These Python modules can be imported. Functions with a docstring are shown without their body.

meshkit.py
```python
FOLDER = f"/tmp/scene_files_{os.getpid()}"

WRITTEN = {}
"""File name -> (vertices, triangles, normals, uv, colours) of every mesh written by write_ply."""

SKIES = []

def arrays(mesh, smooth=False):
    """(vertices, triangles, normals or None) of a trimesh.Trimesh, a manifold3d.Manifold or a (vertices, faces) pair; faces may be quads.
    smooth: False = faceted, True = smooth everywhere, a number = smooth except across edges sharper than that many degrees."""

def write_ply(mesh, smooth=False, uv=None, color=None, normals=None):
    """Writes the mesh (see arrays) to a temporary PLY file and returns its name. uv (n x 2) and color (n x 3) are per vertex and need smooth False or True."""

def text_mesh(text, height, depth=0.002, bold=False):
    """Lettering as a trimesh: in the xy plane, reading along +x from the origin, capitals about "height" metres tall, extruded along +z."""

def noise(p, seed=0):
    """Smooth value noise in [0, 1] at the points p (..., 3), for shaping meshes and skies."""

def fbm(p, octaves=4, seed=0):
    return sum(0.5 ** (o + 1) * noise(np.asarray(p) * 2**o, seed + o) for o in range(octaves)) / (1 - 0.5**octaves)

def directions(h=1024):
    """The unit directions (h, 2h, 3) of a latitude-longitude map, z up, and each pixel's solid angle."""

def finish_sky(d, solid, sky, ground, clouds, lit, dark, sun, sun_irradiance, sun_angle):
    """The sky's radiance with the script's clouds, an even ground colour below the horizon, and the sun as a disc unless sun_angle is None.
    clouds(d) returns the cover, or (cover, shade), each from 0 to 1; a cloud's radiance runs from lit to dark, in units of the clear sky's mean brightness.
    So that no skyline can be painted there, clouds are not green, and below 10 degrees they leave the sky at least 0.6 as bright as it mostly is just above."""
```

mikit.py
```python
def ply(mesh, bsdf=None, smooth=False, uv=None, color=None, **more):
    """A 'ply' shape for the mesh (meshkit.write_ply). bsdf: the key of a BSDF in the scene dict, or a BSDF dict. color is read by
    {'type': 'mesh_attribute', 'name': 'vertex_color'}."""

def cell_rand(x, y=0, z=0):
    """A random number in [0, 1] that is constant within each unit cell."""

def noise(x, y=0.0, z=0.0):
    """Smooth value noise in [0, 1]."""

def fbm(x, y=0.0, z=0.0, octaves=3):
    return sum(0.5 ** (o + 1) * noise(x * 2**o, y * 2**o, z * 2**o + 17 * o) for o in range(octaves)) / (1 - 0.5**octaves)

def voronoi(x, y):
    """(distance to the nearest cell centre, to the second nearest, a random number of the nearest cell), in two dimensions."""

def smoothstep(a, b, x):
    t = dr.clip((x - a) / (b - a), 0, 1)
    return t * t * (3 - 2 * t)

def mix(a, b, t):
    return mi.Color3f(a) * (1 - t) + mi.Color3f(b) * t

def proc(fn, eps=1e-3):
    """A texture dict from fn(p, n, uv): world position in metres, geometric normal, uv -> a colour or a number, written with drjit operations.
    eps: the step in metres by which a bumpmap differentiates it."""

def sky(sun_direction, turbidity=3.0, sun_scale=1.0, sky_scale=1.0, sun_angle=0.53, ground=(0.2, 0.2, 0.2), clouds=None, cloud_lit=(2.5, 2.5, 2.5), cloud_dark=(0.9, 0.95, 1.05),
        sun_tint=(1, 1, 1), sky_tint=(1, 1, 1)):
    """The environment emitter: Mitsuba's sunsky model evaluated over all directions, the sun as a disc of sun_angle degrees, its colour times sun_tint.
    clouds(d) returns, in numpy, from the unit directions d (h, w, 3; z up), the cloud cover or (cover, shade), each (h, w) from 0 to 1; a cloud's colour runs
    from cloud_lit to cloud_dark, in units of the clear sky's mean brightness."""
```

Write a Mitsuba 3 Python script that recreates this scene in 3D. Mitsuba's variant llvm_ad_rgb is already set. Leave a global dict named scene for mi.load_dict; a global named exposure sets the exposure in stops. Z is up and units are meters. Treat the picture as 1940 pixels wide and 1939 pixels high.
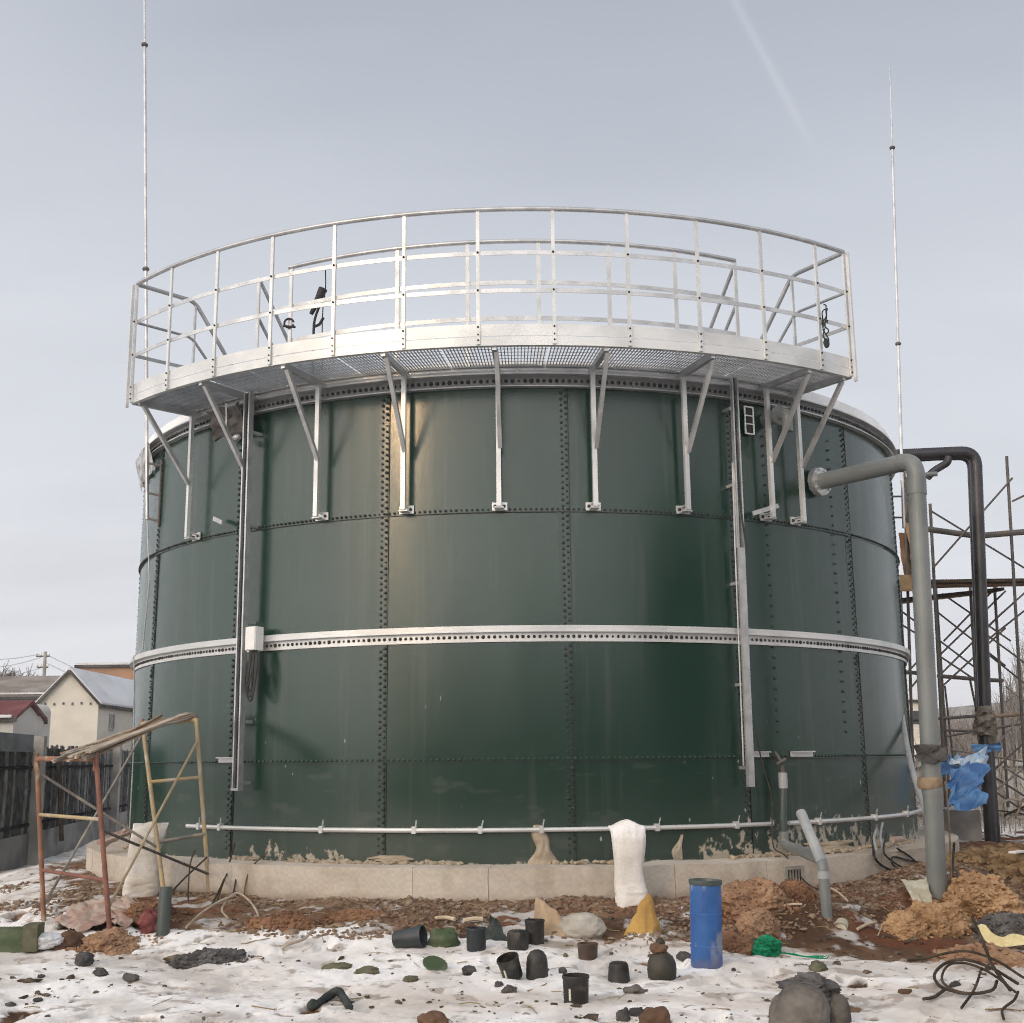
import math, random
import numpy as np
import trimesh
import drjit as dr
import mitsuba as mi
import mikit, meshkit
from mikit import proc, noise, fbm, voronoi, smoothstep, mix, cell_rand

scene, labels = {}, {}
T = mi.ScalarTransform4f
# ------------------------------------------------------------------ camera, sky, exposure
CAM = np.array([-0.018, -16.66, 1.5])
YAW, PITCH, ROLL = -0.0039, 0.2011, -0.0104
FWD = np.array([math.sin(YAW)*math.cos(PITCH), math.cos(YAW)*math.cos(PITCH), math.sin(PITCH)])
_rt = np.array([math.cos(YAW), -math.sin(YAW), 0.0])
_up = np.cross(_rt, FWD)
UPV = -_rt*math.sin(ROLL) + _up*math.cos(ROLL)
scene['camera'] = {'type': 'perspective', 'fov': 2*math.degrees(math.atan(970/2306.4)), 'fov_axis': 'x',
                   'near_clip': 0.05, 'far_clip': 3000.0,
                   'to_world': T().look_at(origin=CAM.tolist(), target=(CAM+FWD*10).tolist(), up=UPV.tolist())}
SUN_AZ, SUN_EL = math.radians(-34.0), math.radians(18.5)
SUN = [math.sin(SUN_AZ)*math.cos(SUN_EL), -math.cos(SUN_AZ)*math.cos(SUN_EL), math.sin(SUN_EL)]


def nss(a, b, x):
    t = np.clip((x-a)/(b-a), 0, 1)
    return t*t*(3-2*t)


def veil(d):
    """thin high haze, slightly thicker low down, soft streaks and one old contrail"""
    el = np.arcsin(np.clip(d[..., 2], -1, 1))
    q = d/np.maximum(d[..., 2:3]+0.25, 0.05)
    q = q*np.array([1.0, 1.0, 0.0])
    n = meshkit.fbm(q*np.array([1.4, 3.2, 1])+7.3, 5, 3)
    n2 = meshkit.fbm(q*np.array([3.0, 9.0, 1])+1.7, 4, 8)
    cover = 0.86+0.14*(n-0.5)+0.05*(n2-0.5)+0.20*np.exp(-el/0.16)
    th = np.degrees(np.arccos(np.clip(d@(np.array(SUN)/np.linalg.norm(SUN)), -1, 1)))
    shine = 0.86*np.exp(-(th/60.0)**2)+0.05*np.exp(-el/0.14)       # the haze brightens towards the veiled sun and the horizon
    shade = np.clip(0.90-shine+0.045*(n2-0.5)+0.06*(n-0.5)+0.16*np.clip((el-0.34)/0.4, 0, 1), 0, 1)
    a, b = np.array([0.1663, 0.8155, 0.5544]), np.array([0.2299, 0.8592, 0.4570])
    a, b = a/np.linalg.norm(a), b/np.linalg.norm(b)
    nrm = np.cross(a, b); nrm /= np.linalg.norm(nrm)
    off = np.abs(d@nrm)
    along = np.clip(1-np.abs(d@((a-b)/np.linalg.norm(a-b)) - 0.0)/0.35, 0, 1)
    trail = np.exp(-(off/0.0030)**2)*nss(0.990, 0.9985, d@a)
    return np.clip(cover+0.03*trail, 0, 1), np.clip(shade-0.030*trail, 0, 1)


scene['sky'] = mikit.sky(SUN, turbidity=6.0, sun_scale=0.075, sky_scale=1.0, sun_angle=7.0, ground=(0.4, 0.38, 0.36), clouds=veil,
                         cloud_lit=(4.2, 4.02, 3.88), cloud_dark=(0.665, 0.710, 0.805), sun_tint=(1.0, 0.92, 0.84))
exposure = 2.85

# ------------------------------------------------------------------ terrain: one set of masks used by the mesh and by its material


def _cr(x, y, z):
    h = (x*374761393+y*668265263+z*2147483647) & 0xFFFFFFFF
    h = ((h ^ (h >> 13))*1274126177) & 0xFFFFFFFF
    return ((h ^ (h >> 16)) & 0xFFFFFF)/16777215.0


def nnoise(x, y=0.0, z=0.0):
    """numpy twin of mikit.noise"""
    x, y, z = np.broadcast_arrays(np.asarray(x, float), np.asarray(y, float), np.asarray(z, float))
    p = (x, y, z)
    i = [np.floor(v).astype(np.int64) for v in p]
    t = [(v-a)**2*(3-2*(v-a)) for v, a in zip(p, i)]
    i = [a+1000000 for a in i]

    def e(b, c):
        u, v = _cr(i[0], i[1]+b, i[2]+c), _cr(i[0]+1, i[1]+b, i[2]+c)
        return u+(v-u)*t[0]
    e00, e10, e01, e11 = e(0, 0), e(1, 0), e(0, 1), e(1, 1)
    a, b = e00+(e10-e00)*t[1], e01+(e11-e01)*t[1]
    return a+(b-a)*t[2]


def nfbm(x, y=0.0, z=0.0, octaves=3):
    return sum(0.5**(o+1)*nnoise(np.asarray(x)*2**o, np.asarray(y)*2**o, np.asarray(z)*2**o+17*o) for o in range(octaves))/(1-0.5**octaves)


class NP:
    sqrt, atan2, fbm, ss = np.sqrt, np.arctan2, staticmethod(nfbm), staticmethod(nss)


class DR:
    sqrt, atan2, fbm, ss = staticmethod(dr.sqrt), staticmethod(dr.atan2), staticmethod(fbm), staticmethod(smoothstep)


def snow_amount(x, y, L):
    """1 = lying snow, 0 = bare trampled earth"""
    r = L.sqrt(x*x+y*y)
    ph = L.atan2(x, -y)*57.2958
    rb = 6.55+1.35*L.ss(9.0, 23.0, ph)+3.5*L.ss(40.0, 75.0, ph)-0.75*L.ss(38.0, 62.0, -ph)
    n = L.fbm(x*0.9, y*0.9, 3.5, 3)-0.5
    n2 = L.fbm(x*4.2, y*4.2, 9.5, 4)-0.5
    s = (r-rb)*1.25+n*1.8+n2*1.7
    m = L.ss(-0.45, 0.40, s)
    hole = L.fbm(x*2.3, y*2.3, 21.5, 4)
    return m*(1.0-0.9*L.ss(0.645, 0.70, hole))


_pr = np.random.default_rng(21)
PRINTS = [(px_, py_, a_, d_) for px_, py_, a_, d_ in zip(_pr.uniform(-4.2, 4.2, 70), _pr.uniform(-10.2, -6.6, 70), _pr.normal(1.2, 0.7, 70), _pr.uniform(0.018, 0.042, 70))]


def ground_h(x, y):
    r = np.hypot(x, y)
    ph = np.degrees(np.arctan2(x, -y))
    top = 0.28+0.12*nss(25, 46, ph)
    bank = top*nss(7.5, 5.5, r) if False else top*(1-nss(5.35, 7.6, r))
    m = snow_amount(x, y, NP)
    dents = np.zeros_like(np.asarray(x, float))
    for (fx, fy, fa, fd_) in PRINTS:
        dx, dy = x-fx, y-fy
        u, v = dx*np.cos(fa)+dy*np.sin(fa), -dx*np.sin(fa)+dy*np.cos(fa)
        q = (u/0.135)**2+(v/0.062)**2
        dents = dents-fd_*np.exp(-q**1.5)+0.35*fd_*np.exp(-((np.sqrt(q)-1.35)/0.28)**2)
    rough = (nfbm(x*1.3, y*1.3, 40.5, 4)-0.5)*0.16+(nfbm(x*7, y*7, 50.5, 3)-0.5)*0.075
    soft = (nfbm(x*0.7, y*0.7, 60.5, 3)-0.5)*0.10+(nfbm(x*3, y*3, 70.5, 4)-0.5)*0.085+(nfbm(x*11, y*11, 80.5, 3)-0.5)*0.036+dents
    near = nss(60, 15, np.hypot(x, y)) if False else 1-nss(15, 60, np.hypot(x, y))
    z = bank+near*((1-m)*rough+m*(soft+0.045))
    # soil heaped up outside the frame's right edge and behind the pipes
    for (hx, hy, hh, sx, sy) in ((2.25, -6.0, 0.20, 0.55, 0.38), (6.8, -0.2, 0.12, 1.6, 1.3), (-4.2, -5.0, 0.06, 0.8, 0.8)):
        z = z+hh*np.exp(-((x-hx)/sx)**2-((y-hy)/sy)**2)*(0.75+0.5*nfbm(x*3, y*3, 90.5, 3))
    return z


# ------------------------------------------------------------------ materials
def mat(name, d, two=True):
    scene[name] = {'type': 'twosided', 'bsdf': d} if two else d
    return name


def rgb(c):
    return {'type': 'rgb', 'value': list(c)} if isinstance(c, (tuple, list)) else c


def prin(name, col, rough=0.6, metal=0.0, spec=0.5, **kw):
    return mat(name, {'type': 'principled', 'base_color': rgb(col), 'roughness': rough, 'metallic': metal, 'specular': spec, **kw})


def mottled(a, b, s=6.0, sz=None, lo=0.3, hi=0.7):
    sz = s if sz is None else sz

    def fn(p, n, uv):
        return mix(a, b, smoothstep(lo, hi, fbm(p.x*s, p.y*s, p.z*sz, 4)))
    return proc(fn)


def ground_col(p, n, uv):
    x, y = p.x, p.y
    m = snow_amount(x, y, DR)
    r = dr.sqrt(x*x+y*y)
    a, f = fbm(x*1.6, y*1.6, 5.5, 3), fbm(x*26, y*26, 8.5, 3)
    mud = mix((0.085, 0.050, 0.034), (0.205, 0.128, 0.082), smoothstep(0.32, 0.68, a))
    mud = mix(mud, (0.150, 0.062, 0.036), 0.75*smoothstep(0.52, 0.62, fbm(x*0.9, y*1.4, 15.5, 3)))
    mud = mix(mud, (0.27, 0.20, 0.145), 0.6*(1-smoothstep(5.5, 6.5, r))*smoothstep(0.35, 0.6, f))
    mud = mud*(0.62+0.72*f)
    mud = mix(mud, (0.56, 0.545, 0.53), 0.8*smoothstep(0.58, 0.66, fbm(x*3.1, y*3.1, 33.5, 4)))
    g = fbm(x*0.8, y*1.0, 25.5, 3)
    snow = mix((0.90, 0.885, 0.87), (0.76, 0.715, 0.68), smoothstep(0.46, 0.74, g))
    edge = 1-smoothstep(0.55, 0.98, m)
    snow = mix(snow, (0.56, 0.525, 0.49), 0.75*smoothstep(0.44, 0.64, fbm(x*1.7, y*1.7, 29.5, 4)+0.25*edge))
    snow = mix(snow, (0.34, 0.285, 0.235), 0.70*smoothstep(0.57, 0.68, fbm(x*5.5, y*5.5, 27.5, 4)+0.10*edge))
    snow = mix(snow, (0.22, 0.18, 0.145), 0.8*smoothstep(0.72, 0.76, fbm(x*19, y*19, 24.5, 2)))
    snow = snow*(0.90+0.2*fbm(x*40, y*40, 2.5, 2))
    far = mix((0.105, 0.088, 0.070), (0.46, 0.45, 0.44), smoothstep(0.52, 0.66, fbm(x*0.06, y*0.09, 1.5, 4)))
    slush = mix((0.40, 0.37, 0.345), (0.58, 0.56, 0.54), smoothstep(0.35, 0.65, fbm(x*8, y*8, 51.5, 3)))
    snow = mix(slush, snow, smoothstep(0.45, 0.95, m+0.35*(fbm(x*7, y*7, 53.5, 3)-0.5)))
    tread = smoothstep(0.50, 0.66, fbm(x*0.55+0.3*y, y*0.8, 61.5, 3))
    snow = mix(snow, snow*mi.Color3f(0.80, 0.765, 0.73), tread)
    m = smoothstep(0.22, 0.62, m+0.30*(fbm(x*13, y*13, 55.5, 3)-0.5))
    return mix(mix(mud, snow, m), far, smoothstep(15, 24, r))


def ground_bump(p, n, uv):
    return fbm(p.x*34, p.y*34, p.z*10, 3)+0.5*noise(p.x*120, p.y*120, 3.0)


mat('earth_and_snow', {'type': 'bumpmap', 'arbitrary': {'type': 'diffuse', 'reflectance': proc(ground_col)},
                       'bump': proc(ground_bump, eps=4e-3), 'scale': 0.016})


def paint_col(p, n, uv):
    ph = dr.atan2(p.x, -p.y)
    u = ph*5.0
    base = mix((0.0052, 0.0275, 0.0178), (0.0080, 0.0330, 0.0220), fbm(u*0.8, p.z*0.5, 4.5, 3))
    run = smoothstep(0.55, 0.8, fbm(u*9.0, p.z*0.45, 6.5, 3))
    base = mix(base, (0.050, 0.060, 0.050), 0.42*run)
    dust = 0.8*(1-smoothstep(0.55, 1.55, p.z))*fbm(u*2.2, p.z*2.0, 31.5, 4)
    base = mix(base, (0.085, 0.080, 0.066), 0.3*dust)
    band = fbm(u*0.75, 11.5, 3.5, 2)
    h = (p.z-0.53)/(0.06+0.46*smoothstep(0.42, 0.72, band))
    spat = fbm(u*11.0, p.z*9.0, 41.5, 4)+0.25*(fbm(u*45, p.z*40, 43.5, 2)-0.5)
    base = mix(base, (0.40, 0.355, 0.29), 0.9*smoothstep(0.0, 0.14, spat-0.36-0.36*h))
    fleck = smoothstep(0.86, 0.90, noise(u*34.0, p.z*13.0, 47.5))*(1-smoothstep(0.7, 3.2, p.z))*smoothstep(0.45, 0.6, noise(u*1.3, p.z*1.7, 4.2))
    scuff = smoothstep(0.60, 0.72, fbm(u*2.6, p.z*7.0, 57.5, 4))*(1-smoothstep(1.35, 1.62, p.z))
    base = mix(base, (0.060, 0.068, 0.058), 0.35*scuff)
    return mix(base, (0.42, 0.44, 0.41), 0.75*fleck)


def paint_rough(p, n, uv):
    ph = dr.atan2(p.x, -p.y)
    return 0.165+0.12*fbm(ph*9, p.z*1.6, 12.5, 3)+0.25*(1-smoothstep(0.55, 1.2, p.z))


prin('green_enamel', proc(paint_col), proc(paint_rough), 0.0, 0.69)


def galv_col(p, n, uv):
    return mix((0.43, 0.435, 0.44), (0.57, 0.57, 0.57), smoothstep(0.3, 0.7, fbm(p.x*7, p.y*7, p.z*7, 3)))


prin('galvanised', proc(galv_col), 0.33, 0.62, 0.5)
prin('white_channel', mottled((0.52, 0.525, 0.52), (0.65, 0.65, 0.64), 3.0), 0.36, 0.40, 0.5)
prin('grating_steel', mottled((0.26, 0.27, 0.28), (0.38, 0.39, 0.40), 4.0), 0.45, 0.45, 0.5)
prin('rim_grey', (0.20, 0.205, 0.205), 0.5, 0.2)
prin('dark_bolt', (0.030, 0.031, 0.033), 0.5, 0.3, 0.5)
prin('sealant', (0.016, 0.017, 0.018), 0.6)
prin('roof_membrane', mottled((0.66, 0.67, 0.69), (0.84, 0.84, 0.84), 1.2), 0.6)


def conc_col(p, n, uv):
    u = dr.atan2(p.x, -p.y)*5.4
    c = mix((0.46, 0.40, 0.335), (0.58, 0.525, 0.455), smoothstep(0.3, 0.7, fbm(u*0.9, p.z*3.0, p.y*0.3, 4)))
    c = mix(c, (0.30, 0.25, 0.19), 0.5*smoothstep(0.5, 0.75, fbm(u*3.0, p.z*1.2, 7.5, 4)))
    c = mix(c, (0.20, 0.14, 0.10), 0.65*(1-smoothstep(0.24, 0.36, p.z+0.10*(fbm(u*4, 1.5, 2.5, 3)-0.5))))
    return c*(0.86+0.28*fbm(p.x*40, p.y*40, p.z*40, 2))


mat('cast_concrete', {'type': 'bumpmap', 'arbitrary': {'type': 'diffuse', 'reflectance': proc(conc_col)},
                      'bump': proc(lambda p, n, uv: fbm(p.x*25, p.y*25, p.z*25, 3), eps=4e-3), 'scale': 0.006})
mat('grey_concrete', {'type': 'diffuse', 'reflectance': mottled((0.17, 0.165, 0.16), (0.30, 0.29, 0.275), 2.5)})
mat('pale_concrete', {'type': 'diffuse', 'reflectance': mottled((0.27, 0.26, 0.24), (0.40, 0.385, 0.35), 3.5)})
prin('grey_pvc', mottled((0.140, 0.153, 0.153), (0.188, 0.200, 0.198), 2.0), 0.38, 0.0, 0.5)
prin('pale_pvc', mottled((0.26, 0.275, 0.29), (0.36, 0.37, 0.37), 4.0), 0.4)
prin('dark_pvc', (0.055, 0.070, 0.066), 0.38)
prin('black_poly', mottled((0.013, 0.013, 0.016), (0.032, 0.030, 0.036), 2.5), 0.36, 0.0, 0.5)
prin('black_rubber', (0.016, 0.016, 0.017), 0.6)


def pot_col(p, n, uv):
    c = mix((0.011, 0.0105, 0.010), (0.028, 0.025, 0.022), smoothstep(0.3, 0.7, fbm(p.x*9, p.y*9, p.z*9, 3)))
    return mix(c, (0.16, 0.13, 0.10), 0.30*smoothstep(0.60, 0.76, fbm(p.x*22, p.y*22, p.z*14, 3)))


prin('pot_plastic', proc(pot_col), 0.5, 0.0, 0.5)
prin('pot_brown', mottled((0.045, 0.028, 0.020), (0.085, 0.052, 0.036), 9.0), 0.55)
prin('pot_slate', mottled((0.016, 0.021, 0.025), (0.040, 0.049, 0.054), 6.0), 0.45)
prin('olive_plastic', mottled((0.020, 0.018, 0.012), (0.042, 0.036, 0.024), 8.0), 0.55)


def drum_col(p, n, uv):
    c = mix((0.018, 0.080, 0.265), (0.030, 0.118, 0.345), smoothstep(0.3, 0.7, fbm(p.x*7, p.y*7, p.z*4, 4)))
    c = mix(c, (0.30, 0.31, 0.33), 0.55*smoothstep(0.55, 0.74, fbm(p.x*14, p.y*14, p.z*5, 4)))
    return mix(c, (0.20, 0.15, 0.11), 0.35*(1-smoothstep(0.05, 0.13, p.z+0.08*(fbm(p.x*20, p.y*20, 3.5, 3)-0.5))))


prin('drum_blue', proc(drum_col), 0.45, 0.0, 0.5)
prin('tarp_blue', mottled((0.035, 0.115, 0.30), (0.10, 0.24, 0.46), 5.0), 0.45)
prin('tarp_pale', mottled((0.28, 0.42, 0.58), (0.62, 0.68, 0.74), 6.0), 0.5)


def weave(a, b, s=5.0):
    def fn(p, n, uv):
        return mix(a, b, smoothstep(0.3, 0.72, fbm(p.x*s, p.y*s, p.z*s, 4)))*(0.90+0.2*fbm(p.x*60, p.y*60, p.z*60, 2))
    return {'type': 'diffuse', 'reflectance': proc(fn)}


def crumbly(a, b, s, depth=0.02):
    d = weave(a, b, s)
    return {'type': 'bumpmap', 'arbitrary': d, 'bump': proc(lambda p, n, uv: fbm(p.x*30, p.y*30, p.z*30, 4), eps=4e-3), 'scale': depth}


mat('sack_white', weave((0.88, 0.875, 0.87), (0.72, 0.69, 0.65), 4.0))
mat('sack_grey', crumbly((0.52, 0.49, 0.43), (0.36, 0.33, 0.28), 6.0, 0.01))
mat('sack_dirty', crumbly((0.74, 0.715, 0.67), (0.55, 0.50, 0.43), 5.0, 0.01))
mat('sheet_yellow', weave((0.53, 0.335, 0.105), (0.40, 0.245, 0.085), 5.0))
mat('board_beige', weave((0.49, 0.37, 0.25), (0.37, 0.265, 0.17), 6.0))
mat('cloth_cream', weave((0.60, 0.58, 0.47), (0.46, 0.42, 0.31), 7.0))
mat('foam_cream', weave((0.80, 0.72, 0.42), (0.70, 0.60, 0.33), 9.0))
mat('net_green', weave((0.012, 0.17, 0.085), (0.03, 0.30, 0.15), 14.0))
mat('rag_dark', weave((0.035, 0.043, 0.042), (0.075, 0.083, 0.078), 9.0))
mat('rag_maroon', weave((0.15, 0.045, 0.050), (0.26, 0.10, 0.095), 12.0))
mat('rag_pink', weave((0.47, 0.385, 0.33), (0.36, 0.235, 0.195), 12.0))
mat('soil_orange', crumbly((0.47, 0.305, 0.175), (0.33, 0.200, 0.110), 5.0, 0.02))
mat('soil_brown', crumbly((0.265, 0.150, 0.090), (0.145, 0.080, 0.050), 4.0, 0.02))
mat('soil_tan', crumbly((0.37, 0.235, 0.150), (0.26, 0.155, 0.098), 4.0, 0.02))
mat('soil_grey', crumbly((0.155, 0.148, 0.145), (0.080, 0.075, 0.074), 9.0, 0.02))
mat('stone_grey', crumbly((0.200, 0.180, 0.160), (0.100, 0.090, 0.083), 8.0, 0.01))
mat('stone_dark', crumbly((0.065, 0.062, 0.062), (0.120, 0.112, 0.105), 12.0, 0.01))
mat('stone_olive', crumbly((0.105, 0.108, 0.070), (0.170, 0.160, 0.110), 10.0, 0.01))
mat('stone_brown', crumbly((0.175, 0.105, 0.070), (0.110, 0.070, 0.050), 10.0, 0.01))
mat('moss_green', crumbly((0.075, 0.105, 0.060), (0.14, 0.165, 0.105), 8.0, 0.01))
mat('gravel_mix', weave((0.30, 0.225, 0.165), (0.155, 0.098, 0.066), 16.0))
mat('clod_mix', weave((0.070, 0.055, 0.042), (0.160, 0.125, 0.095), 14.0))
mat('mortar', crumbly((0.44, 0.375, 0.29), (0.33, 0.27, 0.20), 8.0, 0.010))
mat('dry_wood', weave((0.34, 0.255, 0.180), (0.215, 0.150, 0.100), 9.0))
mat('pale_wood', weave((0.60, 0.51, 0.39), (0.42, 0.34, 0.25), 9.0))
mat('raw_timber', weave((0.43, 0.30, 0.175), (0.30, 0.19, 0.105), 6.0))
mat('twig_dark', weave((0.050, 0.040, 0.032), (0.095, 0.075, 0.058), 9.0))
mat('twig_pale', weave((0.48, 0.41, 0.33), (0.33, 0.27, 0.21), 9.0))
mat('straw', weave((0.36, 0.27, 0.155), (0.22, 0.155, 0.085), 9.0))


def rust_col(a, b, c, s):
    def fn(p, n, uv):
        k = fbm(p.x*s, p.y*s, p.z*s, 4)
        return mix(mix(a, b, smoothstep(0.35, 0.6, k)), c, smoothstep(0.6, 0.75, fbm(p.x*s*1.7, p.y*s*1.7, p.z*s+9.0, 3)))
    return proc(fn)


prin('rust_orange', rust_col((0.28, 0.130, 0.072), (0.20, 0.095, 0.058), (0.32, 0.25, 0.18), 7.0), 0.7)
prin('rust_red', rust_col((0.165, 0.066, 0.046), (0.225, 0.095, 0.065), (0.11, 0.06, 0.05), 7.0), 0.7)
prin('worn_yellow', rust_col((0.42, 0.325, 0.165), (0.33, 0.255, 0.155), (0.40, 0.37, 0.31), 6.0), 0.6)
prin('worn_grey_tube', rust_col((0.27, 0.245, 0.21), (0.17, 0.155, 0.14), (0.34, 0.29, 0.21), 6.0), 0.55)
prin('dark_tube', rust_col((0.070, 0.065, 0.062), (0.105, 0.090, 0.080), (0.13, 0.09, 0.068), 6.0), 0.6)
mat('cane_dark', weave((0.058, 0.060, 0.064), (0.125, 0.125, 0.125), 9.0))
mat('cane_pale', weave((0.16, 0.16, 0.16), (0.28, 0.275, 0.265), 9.0))
mat('cane_back', weave((0.018, 0.018, 0.020), (0.040, 0.040, 0.042), 5.0))
mat('wall_cream', weave((0.70, 0.66, 0.575), (0.60, 0.56, 0.49), 1.2))
mat('wall_white', weave((0.60, 0.58, 0.54), (0.50, 0.48, 0.45), 0.8))
mat('wall_orange', weave((0.43, 0.255, 0.165), (0.36, 0.22, 0.15), 0.8))
mat('wall_grey', weave((0.24, 0.22, 0.205), (0.33, 0.31, 0.29), 0.8))
mat('roof_snow', weave((0.70, 0.71, 0.73), (0.58, 0.585, 0.60), 0.9))
mat('roof_dark', weave((0.060, 0.055, 0.055), (0.13, 0.12, 0.115), 1.5))
mat('roof_brown', weave((0.20, 0.175, 0.155), (0.30, 0.27, 0.25), 1.5))
mat('soil_straw', crumbly((0.31, 0.215, 0.120), (0.175, 0.110, 0.062), 7.0, 0.02))
mat('roof_maroon', weave((0.15, 0.060, 0.065), (0.22, 0.11, 0.11), 1.5))
mat('glass_dark', {'type': 'principled', 'base_color': rgb((0.02, 0.022, 0.025)), 'roughness': 0.15, 'specular': 0.6})
mat('sheet_steel', weave((0.17, 0.185, 0.19), (0.26, 0.275, 0.28), 3.0))
mat('bark', weave((0.12, 0.10, 0.088), (0.19, 0.165, 0.145), 2.0))
mat('far_bark', weave((0.17, 0.145, 0.13), (0.25, 0.22, 0.20), 0.6))
mat('evergreen', weave((0.020, 0.030, 0.018), (0.045, 0.055, 0.032), 2.0))
mat('white_metal', {'type': 'principled', 'base_color': rgb((0.74, 0.74, 0.72)), 'roughness': 0.5, 'specular': 0.5})


# ------------------------------------------------------------------ mesh helpers
def uniq(key):
    if key not in scene and key not in labels and not any(k.startswith(key+'__') for k in scene):
        return key
    n = 1
    while True:
        k = f'{key}_{n:03d}'
        if k not in scene and k not in labels and not any(q.startswith(k+'__') for q in scene):
            return k
        n += 1


def thing(name, label, cat, group=None, kind=None):
    key = uniq(name)
    labels[key] = {'label': label, 'category': cat}
    if group:
        labels[key]['group'] = group
    if kind:
        labels[key]['kind'] = kind
    return key


def part(parent, name, mesh, m, smooth=35, label=None, kind=None, **kw):
    key = uniq(f'{parent}__{name}')
    scene[key] = mikit.ply(mesh, m, smooth=smooth, **kw)
    if label or kind:
        labels[key] = {k: v for k, v in (('label', label), ('kind', kind)) if v}
    return key


def whole(name, label, cat, mesh, m, smooth=35, group=None, kind=None):
    key = thing(name, label, cat, group, kind)
    scene[key] = mikit.ply(mesh, m, smooth=smooth)
    return key


def structure(name, mesh, m, label, smooth=35):
    labels[name] = {'label': label, 'category': name.replace('_', ' '), 'kind': 'structure'}
    scene[name] = mikit.ply(mesh, m, smooth=smooth)
    return name


def cat_(ms):
    return trimesh.util.concatenate([m for m in ms if m is not None])


def box(c, s, rz=0.0, ch=0.0):
    m = trimesh.creation.box(extents=s)
    if rz:
        m.apply_transform(trimesh.transformations.rotation_matrix(rz, [0, 0, 1]))
    m.apply_translation(c)
    return m


def frame_of(d, hint=(0, 0, 1)):
    d = np.asarray(d, float)/np.linalg.norm(d)
    h = np.asarray(hint, float)
    if abs(d@h) > 0.98:
        h = np.array([0, 1.0, 0])
    a = np.cross(h, d); a /= np.linalg.norm(a)
    return a, np.cross(d, a), d


def bar(p0, p1, w, h, hint=(0, 0, 1)):
    """rectangular bar from p0 to p1, w across, h along the hint"""
    p0, p1 = np.asarray(p0, float), np.asarray(p1, float)
    a, b, d = frame_of(p1-p0, hint)
    m = trimesh.creation.box(extents=[w, h, np.linalg.norm(p1-p0)])
    M = np.eye(4); M[:3, 0], M[:3, 1], M[:3, 2], M[:3, 3] = a, b, d, (p0+p1)/2
    m.apply_transform(M)
    return m


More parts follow.
